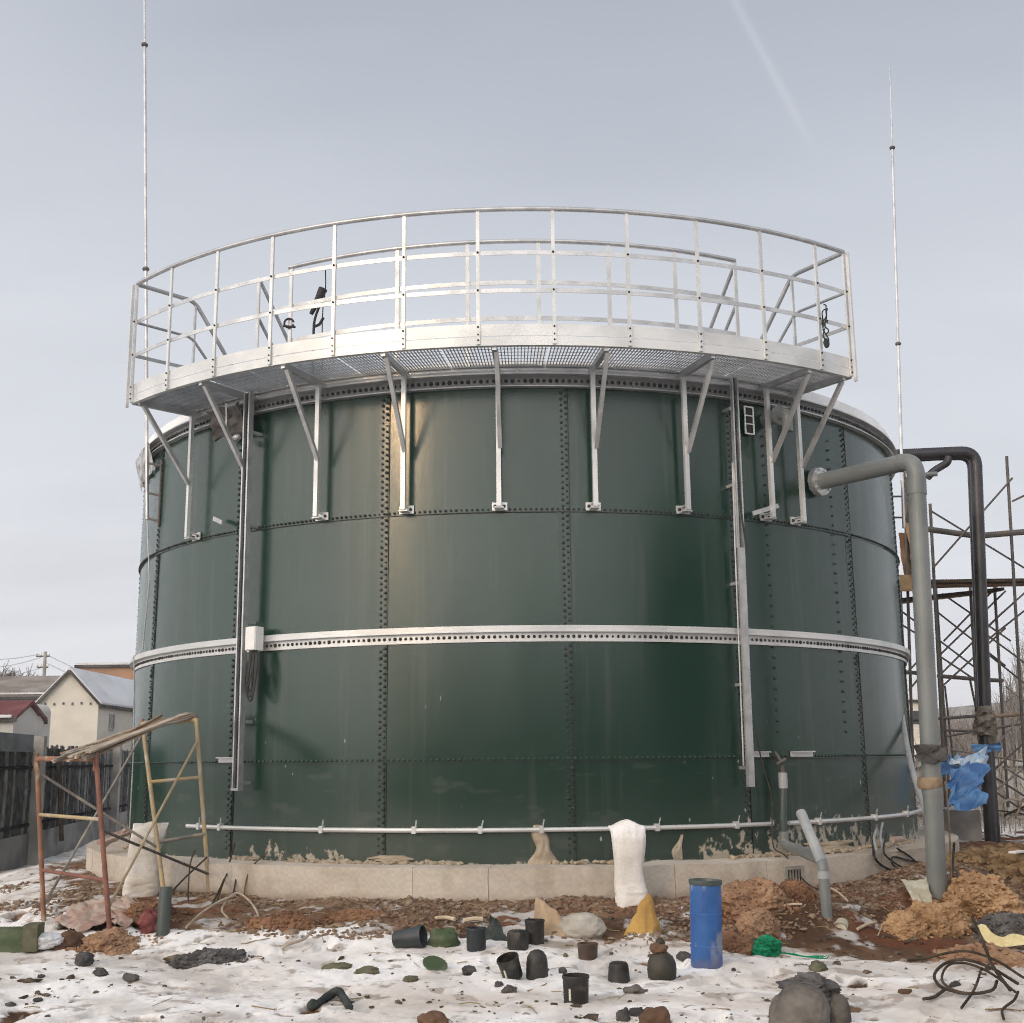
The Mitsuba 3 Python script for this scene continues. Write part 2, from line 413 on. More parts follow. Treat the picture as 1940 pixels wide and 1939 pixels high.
def tube(pts, r, n=10, caps=True):
    """round tube along a polyline (parallel transport frames); r a number or one per point"""
    p = np.asarray(pts, float)
    k = len(p)
    r = np.broadcast_to(np.asarray(r, float), (k,))
    t = np.gradient(p, axis=0)
    if k > 2:
        s = np.diff(p, axis=0); s /= np.linalg.norm(s, axis=1, keepdims=True)+1e-12
        t[1:-1] = s[1:]+s[:-1]
    t /= np.linalg.norm(t, axis=1, keepdims=True)+1e-12
    a, _, _ = frame_of(t[0])
    V = []
    ang = np.arange(n)*2*np.pi/n
    for i in range(k):
        a = a-t[i]*(a@t[i]); a /= np.linalg.norm(a)+1e-12
        b = np.cross(t[i], a)
        V.append(p[i]+r[i]*(np.cos(ang)[:, None]*a+np.sin(ang)[:, None]*b))
    V = np.vstack(V)
    i, j = np.meshgrid(np.arange(k-1), np.arange(n), indexing='ij')
    q = np.stack([i*n+j, i*n+(j+1) % n, (i+1)*n+(j+1) % n, (i+1)*n+j], -1).reshape(-1, 4)
    F = [q[:, [0, 1, 2]], q[:, [0, 2, 3]]]
    if caps:
        V = np.vstack([V, p[0], p[-1]])
        jj = np.arange(n)
        F.append(np.stack([(jj+1) % n, jj, np.full(n, k*n)], 1))
        F.append(np.stack([(k-1)*n+jj, (k-1)*n+(jj+1) % n, np.full(n, k*n+1)], 1))
    return trimesh.Trimesh(V, np.vstack(F), process=False)


def curve(pts, n=8):
    """Catmull-Rom through the points"""
    p = np.asarray(pts, float)
    q = np.vstack([2*p[0]-p[1], p, 2*p[-1]-p[-2]])
    out = []
    for i in range(1, len(q)-2):
        for t in np.linspace(0, 1, n, endpoint=False):
            out.append(0.5*(2*q[i]+(q[i+1]-q[i-1])*t+(2*q[i-1]-5*q[i]+4*q[i+1]-q[i+2])*t*t+(3*q[i]-q[i-1]-3*q[i+1]+q[i+2])*t**3))
    out.append(p[-1])
    return np.array(out)


def bend(pts, rad, n=7):
    """polyline with its corners rounded"""
    p = [np.asarray(v, float) for v in pts]
    out = [p[0]]
    for i in range(1, len(p)-1):
        u, v = p[i-1]-p[i], p[i+1]-p[i]
        k = min(rad, 0.45*np.linalg.norm(u), 0.45*np.linalg.norm(v))
        a, b = p[i]+u/np.linalg.norm(u)*k, p[i]+v/np.linalg.norm(v)*k
        for t in np.linspace(0, 1, n):
            out.append((1-t)**2*a+2*t*(1-t)*p[i]+t*t*b)
    out.append(p[-1])
    return np.array(out)


def cyl(p0, p1, r, n=14):
    return tube([p0, p1], r, n)


def lathe(prof, n=28, c=(0, 0, 0)):
    """closed surface of revolution about z from (radius, height) pairs"""
    prof = np.asarray(prof, float)
    ang = np.arange(n)*2*np.pi/n
    V = np.stack([prof[:, None, 0]*np.cos(ang), prof[:, None, 0]*np.sin(ang), np.broadcast_to(prof[:, None, 1], (len(prof), n))], -1).reshape(-1, 3)
    i, j = np.meshgrid(np.arange(len(prof)-1), np.arange(n), indexing='ij')
    q = np.stack([i*n+j, i*n+(j+1) % n, (i+1)*n+(j+1) % n, (i+1)*n+j], -1).reshape(-1, 4)
    m = trimesh.Trimesh(V, np.vstack([q[:, [0, 1, 2]], q[:, [0, 2, 3]]]), process=False)
    m.apply_translation(c)
    return m


def pol(phi, r, z):
    """tank coordinates: phi in degrees from the side that faces the camera, clockwise seen from below"""
    a = np.radians(phi)
    return np.array([r*np.sin(a), -r*np.cos(a), z])


def arcbar(r0, r1, z0, z1, a0, a1, n=None, dz=0.0):
    """bent bar of rectangular section, between radii r0..r1 and heights z0..z1, over angles a0..a1"""
    n = n or max(2, int(abs(a1-a0)/2.0)+1)
    closed = abs(a1-a0) >= 359.99
    a = np.radians(np.linspace(a0, a1, n+1))
    V = []
    for (r, z) in ((r0, z0), (r1, z0), (r1, z1), (r0, z1)):
        V.append(np.stack([r*np.sin(a), -r*np.cos(a), np.full_like(a, z)], 1))
    V = np.stack(V, 1).reshape(-1, 3)
    i, j = np.meshgrid(np.arange(n), np.arange(4), indexing='ij')
    q = np.stack([i*4+j, (i+1)*4+j, (i+1)*4+(j+1) % 4, i*4+(j+1) % 4], -1).reshape(-1, 4)
    if not closed:
        q = np.vstack([q, [[0, 1, 2, 3]], [[4*n+3, 4*n+2, 4*n+1, 4*n]]])
    m = trimesh.Trimesh(V, np.vstack([q[:, [0, 1, 2]], q[:, [0, 2, 3]]]), process=False)
    return m


def arctube(rad, z, a0, a1, r, n=None, sides=8):
    n = n or max(2, int(abs(a1-a0)/2.0)+1)
    return tube([pol(a, rad, z) for a in np.linspace(a0, a1, n+1)], r, sides)


def lump(c, s, seed=0, amp=0.25, freq=1.6, sub=3, flat=None, rz=0.0, detail=0.06):
    """noise-shaped stone, clod, bundle or heap"""
    m = trimesh.creation.icosphere(subdivisions=sub, radius=1.0)
    v = m.vertices.copy()
    k = 1+amp*2*(meshkit.fbm(v*freq+seed*7.31, 3, seed)-0.5)+detail*2*(meshkit.fbm(v*freq*4+seed*3.1, 3, seed+5)-0.5)
    v = v*k[:, None]
    if flat is not None:
        v[:, 2] = np.maximum(v[:, 2], flat)
    v = v*np.asarray(s, float)
    if rz:
        cr, sr = math.cos(rz), math.sin(rz)
        v = v@np.array([[cr, sr, 0], [-sr, cr, 0], [0, 0, 1]])
    return trimesh.Trimesh(v+np.asarray(c, float), m.faces, process=False)


def sheet(corners, nu=14, nv=14, seed=0, amp=0.03, freq=5.0, thick=0.004, sag=0.0):
    """crumpled cloth or bent board over a four-cornered patch, with a thickness"""
    A, B, C_, D = [np.asarray(v, float) for v in corners]
    u, v = np.meshgrid(np.linspace(0, 1, nu+1), np.linspace(0, 1, nv+1), indexing='ij')
    P = (A*((1-u)*(1-v))[..., None]+B*(u*(1-v))[..., None]+C_*(u*v)[..., None]+D*((1-u)*v)[..., None])
    nrm = np.cross(B-A, D-A); nrm /= np.linalg.norm(nrm)+1e-12
    w = 2*amp*(meshkit.fbm(np.stack([u*freq, v*freq, u*0+seed*3.7], -1), 3, seed)-0.5)+sag*np.sin(np.pi*u)*np.sin(np.pi*v)
    P = P+w[..., None]*nrm
    e = 2*0.4*amp*(meshkit.fbm(np.stack([u*freq+9, v*freq, u*0+seed], -1), 2, seed+3)-0.5)
    P = P+e[..., None]*((B-A)/np.linalg.norm(B-A)+(D-A)/np.linalg.norm(D-A))
    top, bot = P.reshape(-1, 3), (P-nrm*thick).reshape(-1, 3)
    N = len(top)
    i, j = np.meshgrid(np.arange(nu), np.arange(nv), indexing='ij')
    k = lambda a, b: a*(nv+1)+b
    q = np.stack([k(i, j), k(i+1, j), k(i+1, j+1), k(i, j+1)], -1).reshape(-1, 4)
    rim = [k(a, 0) for a in range(nu+1)]+[k(nu, b) for b in range(1, nv+1)]+[k(a, nv) for a in range(nu-1, -1, -1)]+[k(0, b) for b in range(nv-1, 0, -1)]
    rim = np.array(rim); nx = np.roll(rim, -1)
    q = np.vstack([q, q[:, ::-1]+N, np.stack([rim, rim+N, nx+N, nx], 1)])
    return trimesh.Trimesh(np.vstack([top, bot]), np.vstack([q[:, [0, 1, 2]], q[:, [0, 2, 3]]]), process=False)


def tilt(m, ax, ang, c):
    m.apply_transform(trimesh.transformations.rotation_matrix(ang, ax, c))
    return m


def gz(x, y):
    return float(ground_h(np.array([x]), np.array([y]))[0])


def vec(p):
    return np.array(p, float)


def heap(c, s, seed, amp=0.42, freq=1.7, rz=0.0, n=170):
    """crumbled earth: a rough core with clods and crumbs lying on it and rolled off its foot"""
    core = lump(c, s, seed, amp, freq, 5, None, rz, 0.085)
    w_ = core.vertices-np.asarray(c)
    k_ = 0.10*np.clip(np.abs(meshkit.fbm(w_*7/max(s)+seed, 3, seed+9)-0.5)*4, 0, 1)-0.05
    core.vertices = np.asarray(c)+w_*(1-k_[:, None])
    g = np.random.default_rng(seed)
    v = core.vertices[core.vertices[:, 2] > c[2]-0.15*s[2]]
    p = v[g.integers(0, len(v), n)]
    size = g.gamma(1.6, 0.055*(s[0]*s[1])**0.5, n)+0.006
    a, r = g.uniform(0, 2*np.pi, n//2), g.uniform(0.85, 1.25, n//2)
    fx, fy = c[0]+np.cos(a)*r*s[0], c[1]+np.sin(a)*r*s[1]
    foot = np.stack([fx, fy, ground_h(fx, fy)+0.005], 1)
    return cat_([core, scatter(p, np.minimum(size, 0.075*s[0]), seed+1), scatter(foot, g.gamma(1.5, 0.03*(s[0]*s[1])**0.5, n//2)+0.005, seed+2)])


rnd = random.Random(11)
rng = np.random.default_rng(5)


def scatter(pos, size, seed, sub=0, squash=0.7):
    """many small stones as one mesh"""
    base = trimesh.creation.icosahedron() if sub == 0 else trimesh.creation.icosphere(subdivisions=sub)
    g = np.random.default_rng(seed)
    v0, f0 = np.array(base.vertices), np.array(base.faces)
    n = len(pos)
    q = g.normal(size=(n, 4)); q /= np.linalg.norm(q, axis=1, keepdims=True)
    w, x, y, z = q.T
    R_ = np.stack([np.stack([1-2*(y*y+z*z), 2*(x*y-z*w), 2*(x*z+y*w)], -1), np.stack([2*(x*y+z*w), 1-2*(x*x+z*z), 2*(y*z-x*w)], -1),
                   np.stack([2*(x*z-y*w), 2*(y*z+x*w), 1-2*(x*x+y*y)], -1)], 1)
    sc = size[:, None]*g.uniform(0.55, 1.2, (n, 3))
    jit = 1+0.25*g.normal(size=(n, len(v0), 1))
    v = np.einsum('nij,nkj->nki', R_, v0[None]*jit*sc[:, None, :])
    v[..., 2] *= squash
    v = v+np.asarray(pos)[:, None, :]
    f = (f0[None]+(np.arange(n)*len(v0))[:, None, None]).reshape(-1, 3)
    return trimesh.Trimesh(v.reshape(-1, 3), f, process=False)


# ------------------------------------------------------------------ the ground, one sheet out to the horizon
def steps(lo, hi, d, out, grow=1.16):
    core = np.arange(lo, hi+1e-6, d)
    a, b, s = [], [], d
    x = hi
    while x < out:
        s *= grow; x += s; b.append(x)
    s, x = d, lo
    while x > -out:
        s *= grow; x -= s; a.append(x)
    return np.concatenate([a[::-1], core, b])


gx, gy = steps(-5.2, 5.2, 0.024, 900.0, 1.07), steps(-10.2, -4.2, 0.024, 900.0, 1.06)
GX, GY = np.meshgrid(gx, gy, indexing='ij')
GZ = ground_h(GX, GY)
nx_, ny_ = GX.shape
ii, jj = np.meshgrid(np.arange(nx_-1), np.arange(ny_-1), indexing='ij')
qd = np.stack([ii*ny_+jj, (ii+1)*ny_+jj, (ii+1)*ny_+jj+1, ii*ny_+jj+1], -1).reshape(-1, 4)
structure('ground', (np.stack([GX, GY, GZ], -1).reshape(-1, 3), qd), 'earth_and_snow', 'trampled snow and bare brown earth around the green tank', smooth=True)

# ------------------------------------------------------------------ the tank
R0, PITCHA = 5.0, 20.65
ZC = [0.30, 1.53, 2.70, 3.92, 5.17]          # course joints
tank = thing('storage_tank', 'large round dark green bolted steel tank with white stiffener ring on a concrete base', 'tank')
front = [5.0+PITCHA*k for k in range(-5, 5)]           # seams that the photo shows, and their neighbours
nback = 7
seams = front+[front[-1]+(front[0]+360-front[-1])/nback*k for k in range(1, nback)]


def tank_panel(a0, a1, z0, z1, seed):
    ov = 1.15                                  # lap beyond the next seam
    nu, nv = 26, 12
    a = np.linspace(a0-0.55, a1+ov-0.55, nu+1)
    z = np.linspace(z0-0.045, z1+0.0, nv+1)
    A, Z = np.meshgrid(a, z, indexing='ij')
    s = (A-(a0-0.55))/(a1+ov-a0)
    w = meshkit.fbm(np.stack([A/9.0, Z*0.55, np.full_like(A, seed*1.7)], -1), 2, seed)-0.5
    r = R0+0.0065*nss(0.90, 0.96, s)+0.006*(z1-Z)/(z1-z0)+0.020*w*np.sin(np.pi*np.clip(s, 0, 1))
    tl = np.random.default_rng(seed).normal(0, 0.0026, 2)
    r = r+tl[0]*(s-0.5)*2+tl[1]*(Z-(z0+z1)/2)
    ar = np.radians(A)
    P = np.stack([r*np.sin(ar), -r*np.cos(ar), Z], -1)
    Q = np.stack([(r-0.0045)*np.sin(ar), -(r-0.0045)*np.cos(ar), Z], -1)
    top, bot = P.reshape(-1, 3), Q.reshape(-1, 3)
    N = len(top)
    i, j = np.meshgrid(np.arange(nu), np.arange(nv), indexing='ij')
    k = lambda p, q: p*(nv+1)+q
    q = np.stack([k(i, j), k(i+1, j), k(i+1, j+1), k(i, j+1)], -1).reshape(-1, 4)
    rim = np.array([k(p, 0) for p in range(nu+1)]+[k(nu, b) for b in range(1, nv+1)]+[k(p, nv) for p in range(nu-1, -1, -1)]+[k(0, b) for b in range(nv-1, 0, -1)])
    nx = np.roll(rim, -1)
    q = np.vstack([q, np.stack([rim, rim+N, nx+N, nx], 1)])
    return trimesh.Trimesh(np.vstack([top, bot]), np.vstack([q[:, [0, 1, 2]], q[:, [0, 2, 3]]]), process=False)


sd = 100
for c in range(4):
    for k, a0 in enumerate(seams):
        a1 = seams[k+1] if k+1 < len(seams) else seams[0]+360
        sd += 1
        part(tank, 'panel', tank_panel(a0, a1, ZC[c], ZC[c+1], sd), 'green_enamel', smooth=40)

BOLT = trimesh.creation.icosphere(subdivisions=1, radius=1.0)
BV, BF = np.array(BOLT.vertices), np.array(BOLT.faces)


def bolts(spots, size=0.0135, proud=0.010):
    """bolt heads: dark domed caps pointing outwards; spots = (phi, z, r)"""
    spots = np.asarray(spots, float)
    a = np.radians(spots[:, 0])
    er = np.stack([np.sin(a), -np.cos(a), 0*a], 1)
    et = np.stack([np.cos(a), np.sin(a), 0*a], 1)
    c = er*spots[:, 2:3]; c[:, 2] = spots[:, 1]
    jit = 1+0.12*np.random.default_rng(len(spots)).normal(size=(len(spots), 1, 1))
    v = c[:, None, :]+jit*(BV[None, :, 0:1]*size*et[:, None]+BV[None, :, 1:2]*proud*er[:, None]+BV[None, :, 2:3]*size*np.array([0, 0, 1.0]))
    f = (BF[None]+(np.arange(len(spots))*len(BV))[:, None, None]).reshape(-1, 3)
    return trimesh.Trimesh(v.reshape(-1, 3), f, process=False)


for k, a0 in enumerate(seams):
    zz = np.arange(0.66, 5.10, 0.0605)
    zz = zz[(np.abs(zz-2.66) > 0.07)]
    sp = [(a0-0.02, z, R0+0.015) for z in zz]+[(a0+0.48, z+0.030, R0+0.015) for z in zz]
    part(tank, 'seam_bolts', bolts(sp), 'dark_bolt', smooth=True, kind='stuff', label='double vertical row of bolt heads along a panel seam')
for k, a0 in enumerate(seams):
    part(tank, 'sealant_bead', arcbar(R0+0.002, R0+0.0125, 0.56, 5.12, a0+0.735, a0+0.795, 2), 'sealant')
for a0 in (30.8, 42.9):                                     # single rows where stiffeners sit inside
    part(tank, 'seam_bolts', bolts([(a0, z, R0+0.013) for z in np.arange(1.75, 4.9, 0.105)], 0.0125), 'dark_bolt', smooth=True, kind='stuff',
         label='single widely spaced vertical row of bolt heads')
for zc in (ZC[1], ZC[3]):
    sp = [(a, zc-0.022, R0+0.015) for a in np.arange(-112, 112, 0.60 if zc > 3 else 0.62)]
    part(tank, 'joint_bolts', bolts(sp, 0.0125), 'dark_bolt' if zc > 3 else 'green_enamel', smooth=True, kind='stuff', label='horizontal row of bolt heads at a course joint')
    part(tank, 'sealant_bead', arcbar(R0-0.004, R0+0.0105, zc-0.052, zc-0.046, 0, 360, 180), 'sealant')
# stiffener ring: a white angle, its outer flange bolted below
part(tank, 'stiffener_ring', cat_([arcbar(R0+0.010, R0+0.066, 2.704, 2.756, 0, 360, 240), arcbar(R0+0.010, R0+0.074, 2.694, 2.7045, 0, 360, 240)]), 'white_channel', label='white outer flange of the stiffener ring')
part(tank, 'stiffener_plate', arcbar(R0+0.0085, R0+0.020, 2.605, 2.694, 0, 360, 240), 'white_channel')
part(tank, 'ring_bolts', bolts([(a, 2.652, R0+0.022) for a in np.arange(-115, 115, 0.62)], 0.0155, 0.013), 'dark_bolt', smooth=True, kind='stuff', label='row of dark bolt heads along the white ring')
# top angle: two lips with a bolted web between
part(tank, 'top_rim', cat_([arcbar(R0+0.006, R0+0.075, 5.132, 5.142, 0, 360, 240), arcbar(R0-0.03, R0+0.085, 5.258, 5.272, 0, 360, 240)]), 'galvanised', label='grey lips of the bolted rim around the top of the tank')
part(tank, 'rim_web', arcbar(R0+0.006, R0+0.024, 5.142, 5.258, 0, 360, 240), 'rim_grey')
part(tank, 'rim_bolts', bolts([(a, 5.200, R0+0.030) for a in np.arange(-115, 115, 0.72)], 0.0185, 0.016), 'dark_bolt', smooth=True, kind='stuff', label='row of dark bolt heads under the rim')
# low roof: a fascia band of pale sheet and shallow gores rising to the middle
NF = 36
for k in range(NF):
    a0 = k*360/NF
    part(tank, 'fascia_sheet', arcbar(R0-0.012+0.004*(k % 2), R0+0.022+0.004*(k % 2), 5.272, 5.405+0.004*(k % 3), a0, a0+360/NF-0.12, 5), 'roof_membrane')
for k in range(18):
    a0 = k*20.0
    a = np.linspace(a0+0.05, a0+19.95, 7)
    V, F_ = [], []
    for (r, z) in ((5.02, 5.40), (3.6, 5.62), (2.0, 5.80), (0.35, 5.90)):
        V += [pol(t, r, z) for t in a]
    for i in range(3):
        for j in range(6):
            F_.append([i*7+j, i*7+j+1, (i+1)*7+j+1, (i+1)*7+j])
    V = np.array(V); F_ = np.array(F_)
    V2 = np.vstack([V, V-[0, 0, 0.012]])
    part(tank, 'roof_sheet', trimesh.Trimesh(V2, np.vstack([F_[:, [0, 1, 2]], F_[:, [0, 2, 3]], F_[:, [2, 1, 0]]+len(V), F_[:, [3, 2, 0]]+len(V)]), process=False), 'roof_membrane', smooth=20)
part(tank, 'roof_cap', lathe([(0.0, 5.86), (0.42, 5.86), (0.42, 5.93), (0.0, 5.98)], 24), 'galvanised')
# crumpled foil and straps at the left end of the rim, as if the flange had been wrapped
for k, (a, w) in enumerate(((-66, 4.6), (-61.2, 4.4), (-70.6, 4.2))):
    part(tank, 'rim_wrap', sheet([pol(a-w/2, 5.12, 5.24), pol(a+w/2, 5.12, 5.24), pol(a+w/2, 5.03, 4.93), pol(a-w/2, 5.03, 4.90)], 10, 10, 30+k, 0.035, 4.0), 'galvanised', smooth=40, label='crumpled foil wrapped under the rim')
# foot: pipe ring on clips, mortar patches, base plinth with its sheets
for (a0, a1, r) in ((-43.5, -41.2, 0.020), (-40.6, -22.4, 0.021), (-22.2, -11.6, 0.023), (-11.5, -4.4, 0.023), (-4.3, 14.5, 0.021), (14.6, 29.0, 0.021), (31.3, 47.5, 0.022), (47.6, 74, 0.022), (75, 110, 0.022)):
    part(tank, 'foot_pipe', arctube(R0+0.045, 0.862, a0, a1, r), 'white_channel', label='pale pipe running round the foot of the tank')
for a in (-40.9, -37.0, -22.3, -11.5, -4.4, 2.0, 14.5, 24.0, 36.0, 47.5, 58.0):
    part(tank, 'pipe_clip', cat_([arcbar(R0+0.012, R0+0.074, 0.832, 0.898, a-0.22, a+0.22, 2), bar(pol(a+0.15, R0+0.06, 0.88), pol(a+0.32, R0+0.07, 0.955), 0.012, 0.006)]), 'white_channel')
plinth = thing('concrete_plinth', 'low beige concrete ring foundation under the green tank', 'foundation')
angs = [-180, -120, -84, -62, -30.4, -10.4, -3.2, 14.6, 24.6, 35.5, 40.8, 46.5, 60, 84, 120, 180]
for k in range(len(angs)-1):
    a0, a1 = angs[k]+0.022, angs[k+1]-0.022
    n = max(3, int((a1-a0)/1.2))
    m = arcbar(4.93, 5.45+0.002*((k*7) % 3-1), -0.25, 0.555+0.002*((k*5) % 3-1), a0, a1, n)
    m = m.subdivide_to_size(0.16)
    v = m.vertices
    v += (np.stack([nfbm(v[:, 0]*2.2, v[:, 1]*2.2, v[:, 2]*2.2+s, 3) for s in (0, 20, 40)], 1)-0.5)*0.035
    part(plinth, 'cast_section', m, 'cast_concrete', smooth=50)
# broken mortar fillet along the top of the plinth
gq = np.random.default_rng(77)
am = gq.uniform(-68, 58, 900)
dens = nfbm(np.radians(am)*6, 3.3, 1.0, 3)
am = am[dens > 0.40]
part(plinth, 'mortar_crumbs', scatter(np.stack([(5.03+0.10*gq.random(len(am))**2)*np.sin(np.radians(am)), -(5.03+0.10*gq.random(len(am))**2)*np.cos(np.radians(am)), 0.555+0.02*gq.random(len(am))], 1), gq.uniform(0.012, 0.042, len(am)), 3, 0, 0.8), 'mortar', smooth=False, kind='stuff', label='crumbly mortar where tank and plinth meet')


def mortar_patch(a, w0, w1, z0, z1, seed):
    zz, ww = np.linspace(0, 1, 12), np.linspace(-1, 1, 9)
    V = []
    for t in zz:
        half = (w0*(1-t)+w1*t)*(1+0.25*math.sin(t*9+seed))
        for s in ww:
            th = 0.055*(1-t*0.55)*(1-s**4)+0.008
            V.append(pol(a+half*s+0.5*math.sin(t*4+seed)*t, R0+0.006+th*(0.8+0.4*rnd.random()), z0+(z1-z0)*t))
    V = np.array(V)
    n = len(ww)
    q = np.array([[i*n+j, i*n+j+1, (i+1)*n+j+1, (i+1)*n+j] for i in range(len(zz)-1) for j in range(n-1)])
    back = V.copy(); back[:, :2] *= (R0-0.002)/np.linalg.norm(V[:, :2], axis=1, keepdims=True)
    allq = np.vstack([q, q[:, ::-1]+len(V)])
    e = [(j) for j in range(n)]+[i*n+n-1 for i in range(1, len(zz))]+[(len(zz)-1)*n+j for j in range(n-2, -1, -1)]+[i*n for i in range(len(zz)-2, 0, -1)]
    e = np.array(e); nx = np.roll(e, -1)
    allq = np.vstack([allq, np.stack([e, e+len(V), nx+len(V), nx], 1)])
    return trimesh.Trimesh(np.vstack([V, back]), np.vstack([allq[:, [0, 1, 2]], allq[:, [0, 2, 3]]]), process=False)


part(plinth, 'mortar_patch', mortar_patch(2.1, 1.35, 0.45, 0.545, 0.905, 1), 'mortar', smooth=60, label='tall beige smear of mortar over the foot pipe')
part(plinth, 'mortar_patch', mortar_patch(17.0, 0.75, 0.10, 0.545, 0.79, 4), 'mortar', smooth=60, label='small pointed smear of mortar')
part(plinth, 'mortar_patch', mortar_patch(-14.0, 2.6, 1.9, 0.545, 0.635, 2), 'mortar', smooth=60, label='low crumbling heap of mortar')
part(plinth, 'mortar_patch', mortar_patch(38.5, 4.4, 3.6, 0.545, 0.66, 6), 'mortar', smooth=60, label='wide splash of mortar')
# small vent in the plinth
v0 = pol(27.6, 5.462, 0.385)
rv = math.radians(27.6)
fr = part(plinth, 'vent', cat_([box(v0+np.array([math.cos(rv), math.sin(rv), 0])*dx+np.array([0, 0, dz]), sz, rv) for dx, dz, sz in ((-0.095, 0, (0.03, 0.03, 0.22)), (0.095, 0, (0.03, 0.03, 0.22)), (0, 0.1, (0.22, 0.03, 0.03)))]), 'pale_concrete', label='small barred vent opening in the concrete')
part(fr, 'recess', box(v0-np.array([math.sin(rv), -math.cos(rv), 0])*0.004, (0.16, 0.012, 0.2), rv), 'black_rubber')
for dx in (-0.05, -0.017, 0.017, 0.05):
    part(fr, 'bar', box(v0+np.array([math.cos(rv), math.sin(rv), 0])*dx+np.array([math.sin(rv), -math.cos(rv), 0])*0.008, (0.016, 0.012, 0.19), rv), 'worn_grey_tube')

# ------------------------------------------------------------------ things fixed to the tank
def er(phi):
    a = math.radians(phi); return np.array([math.sin(a), -math.cos(a), 0])


def et(phi):
    a = math.radians(phi); return np.array([math.cos(a), math.sin(a), 0])


tr = thing('cable_tray', 'narrow upright galvanised tray of black cables on the left of the tank', 'cable tray')
A1 = -33.0
c0, c1 = pol(A1, 5.135, 1.24), pol(A1-0.25, 5.135, 5.33)
part(tr, 'back', bar(c0, c1, 0.072, 0.006, er(A1)), 'worn_grey_tube')
for s, w in ((-1, 0.016), (1, 0.018)):
    part(tr, 'flange', bar(c0+et(A1)*0.036*s+er(A1)*0.03, c1+et(A1)*0.036*s+er(A1)*0.03, w, 0.066, er(A1)), 'galvanised')
for dx, r in ((-0.016, 0.010), (0.004, 0.011), (0.020, 0.008)):
    part(tr, 'cable', tube(curve([c0+et(A1)*(dx+0.006*math.sin(k*1.7+dx*90))+er(A1)*0.026+(c1-c0)*k/9 for k in range(10)], 4), r, 7), 'black_rubber')
for z in (1.30, 1.9, 2.9, 3.9, 4.9):
    part(tr, 'standoff', bar(pol(A1, 5.00, z), pol(A1, 5.134, z), 0.05, 0.03), 'galvanised')
part(tr, 'end_cap', bar(c0+er(A1)*0.03-np.array([0, 0, 0.012]), c0+er(A1)*0.03+np.array([0, 0, 0.012]), 0.098, 0.08, er(A1)), 'galvanised')
tr2 = thing('cable_tray', 'pale covered cable tray standing upright on the right of the tank', 'cable tray')
A2 = 25.3
c0, c1, cm = pol(A2, 5.13, 1.22), pol(A2+0.35, 5.13, 5.33), pol(A2+0.2, 5.13, 3.55)
part(tr2, 'cover', bar(c0+er(A2)*0.022, cm+er(A2)*0.022, 0.066, 0.050, er(A2)), 'galvanised')
for s in (-1, 1):
    part(tr2, 'rail', bar(cm+et(A2)*0.033*s+er(A2)*0.02, c1+et(A2)*0.030*s+er(A2)*0.02, 0.015, 0.045, er(A2)), 'galvanised')
part(tr2, 'side_pipe', tube([c0+et(A2)*-0.056+np.array([0, 0, 0.2]), cm+et(A2)*-0.052, c1+et(A2)*-0.05-np.array([0, 0, 0.9])], 0.008, 7), 'galvanised')
part(tr2, 'cable', tube(curve([c1+et(A2)*0.0+er(A2)*0.02, cm+et(A2)*0.012+er(A2)*0.03+np.array([0, 0, 0.6]), cm+et(A2)*0.05+er(A2)*0.05-np.array([0, 0, 0.05])], 6), 0.009, 7), 'black_rubber')
for z in (1.4, 2.2, 3.2, 4.2, 5.0):
    part(tr2, 'standoff', bar(pol(A2, 5.0, z), pol(A2, 5.13, z), 0.05, 0.03), 'galvanised')
jb = thing('junction_box', 'small white junction box beside the left cable tray at ring height', 'junction box')
A3 = -31.25
part(jb, 'body', box(pol(A3, 5.15, 2.72), (0.135, 0.11, 0.235), math.radians(A3)), 'white_metal', smooth=False)
part(jb, 'lid', box(pol(A3, 5.211, 2.72), (0.125, 0.014, 0.222), math.radians(A3)), 'white_metal', smooth=False)
for k, dx in enumerate((-0.04, -0.012, 0.012, 0.04)):
    part(jb, 'gland', cyl(pol(A3, 5.16, 2.57)+et(A3)*dx, pol(A3, 5.16, 2.605)+et(A3)*dx, 0.013, 8), 'black_rubber')
for k in range(6):
    dx = -0.04+0.016*k
    dn = 0.25+0.045*k
    whole('hanging_cable', 'black cable hanging in a loop under the white junction box', 'cable',
          tube(curve([pol(A3, 5.16, 2.58)+et(A3)*dx, pol(A3, 5.17+0.012*(k % 2), 2.42)+et(A3)*(dx*1.5+0.01), pol(A3, 5.17+0.014*(k % 3), 2.58-dn)+et(A3)*(dx*1.1-0.015), pol(A3, 5.15, 2.585-dn*0.78)+et(A3)*(-0.075-0.004*k), pol(A3, 5.12, 2.50)+et(A3)*(-0.10-0.004*k)], 7), 0.010, 7), 'black_rubber', group='black cables looping under the junction box')
# loose cable run down from the right tray to the ground
whole('loose_cable', 'thin dark cable running down from the pale tray over the plinth', 'cable',
      tube(curve([pol(26.1, 5.17, 1.75), pol(27.4, 5.10, 1.45), pol(28.4, 5.10, 1.15), pol(28.2, 5.12, 0.92), pol(27.5, 5.2, 0.66), pol(27.7, 5.35, 0.58), pol(28.6, 5.50, 0.36), pol(29.8, 5.56, 0.28)], 8), 0.007, 6), 'twig_dark')
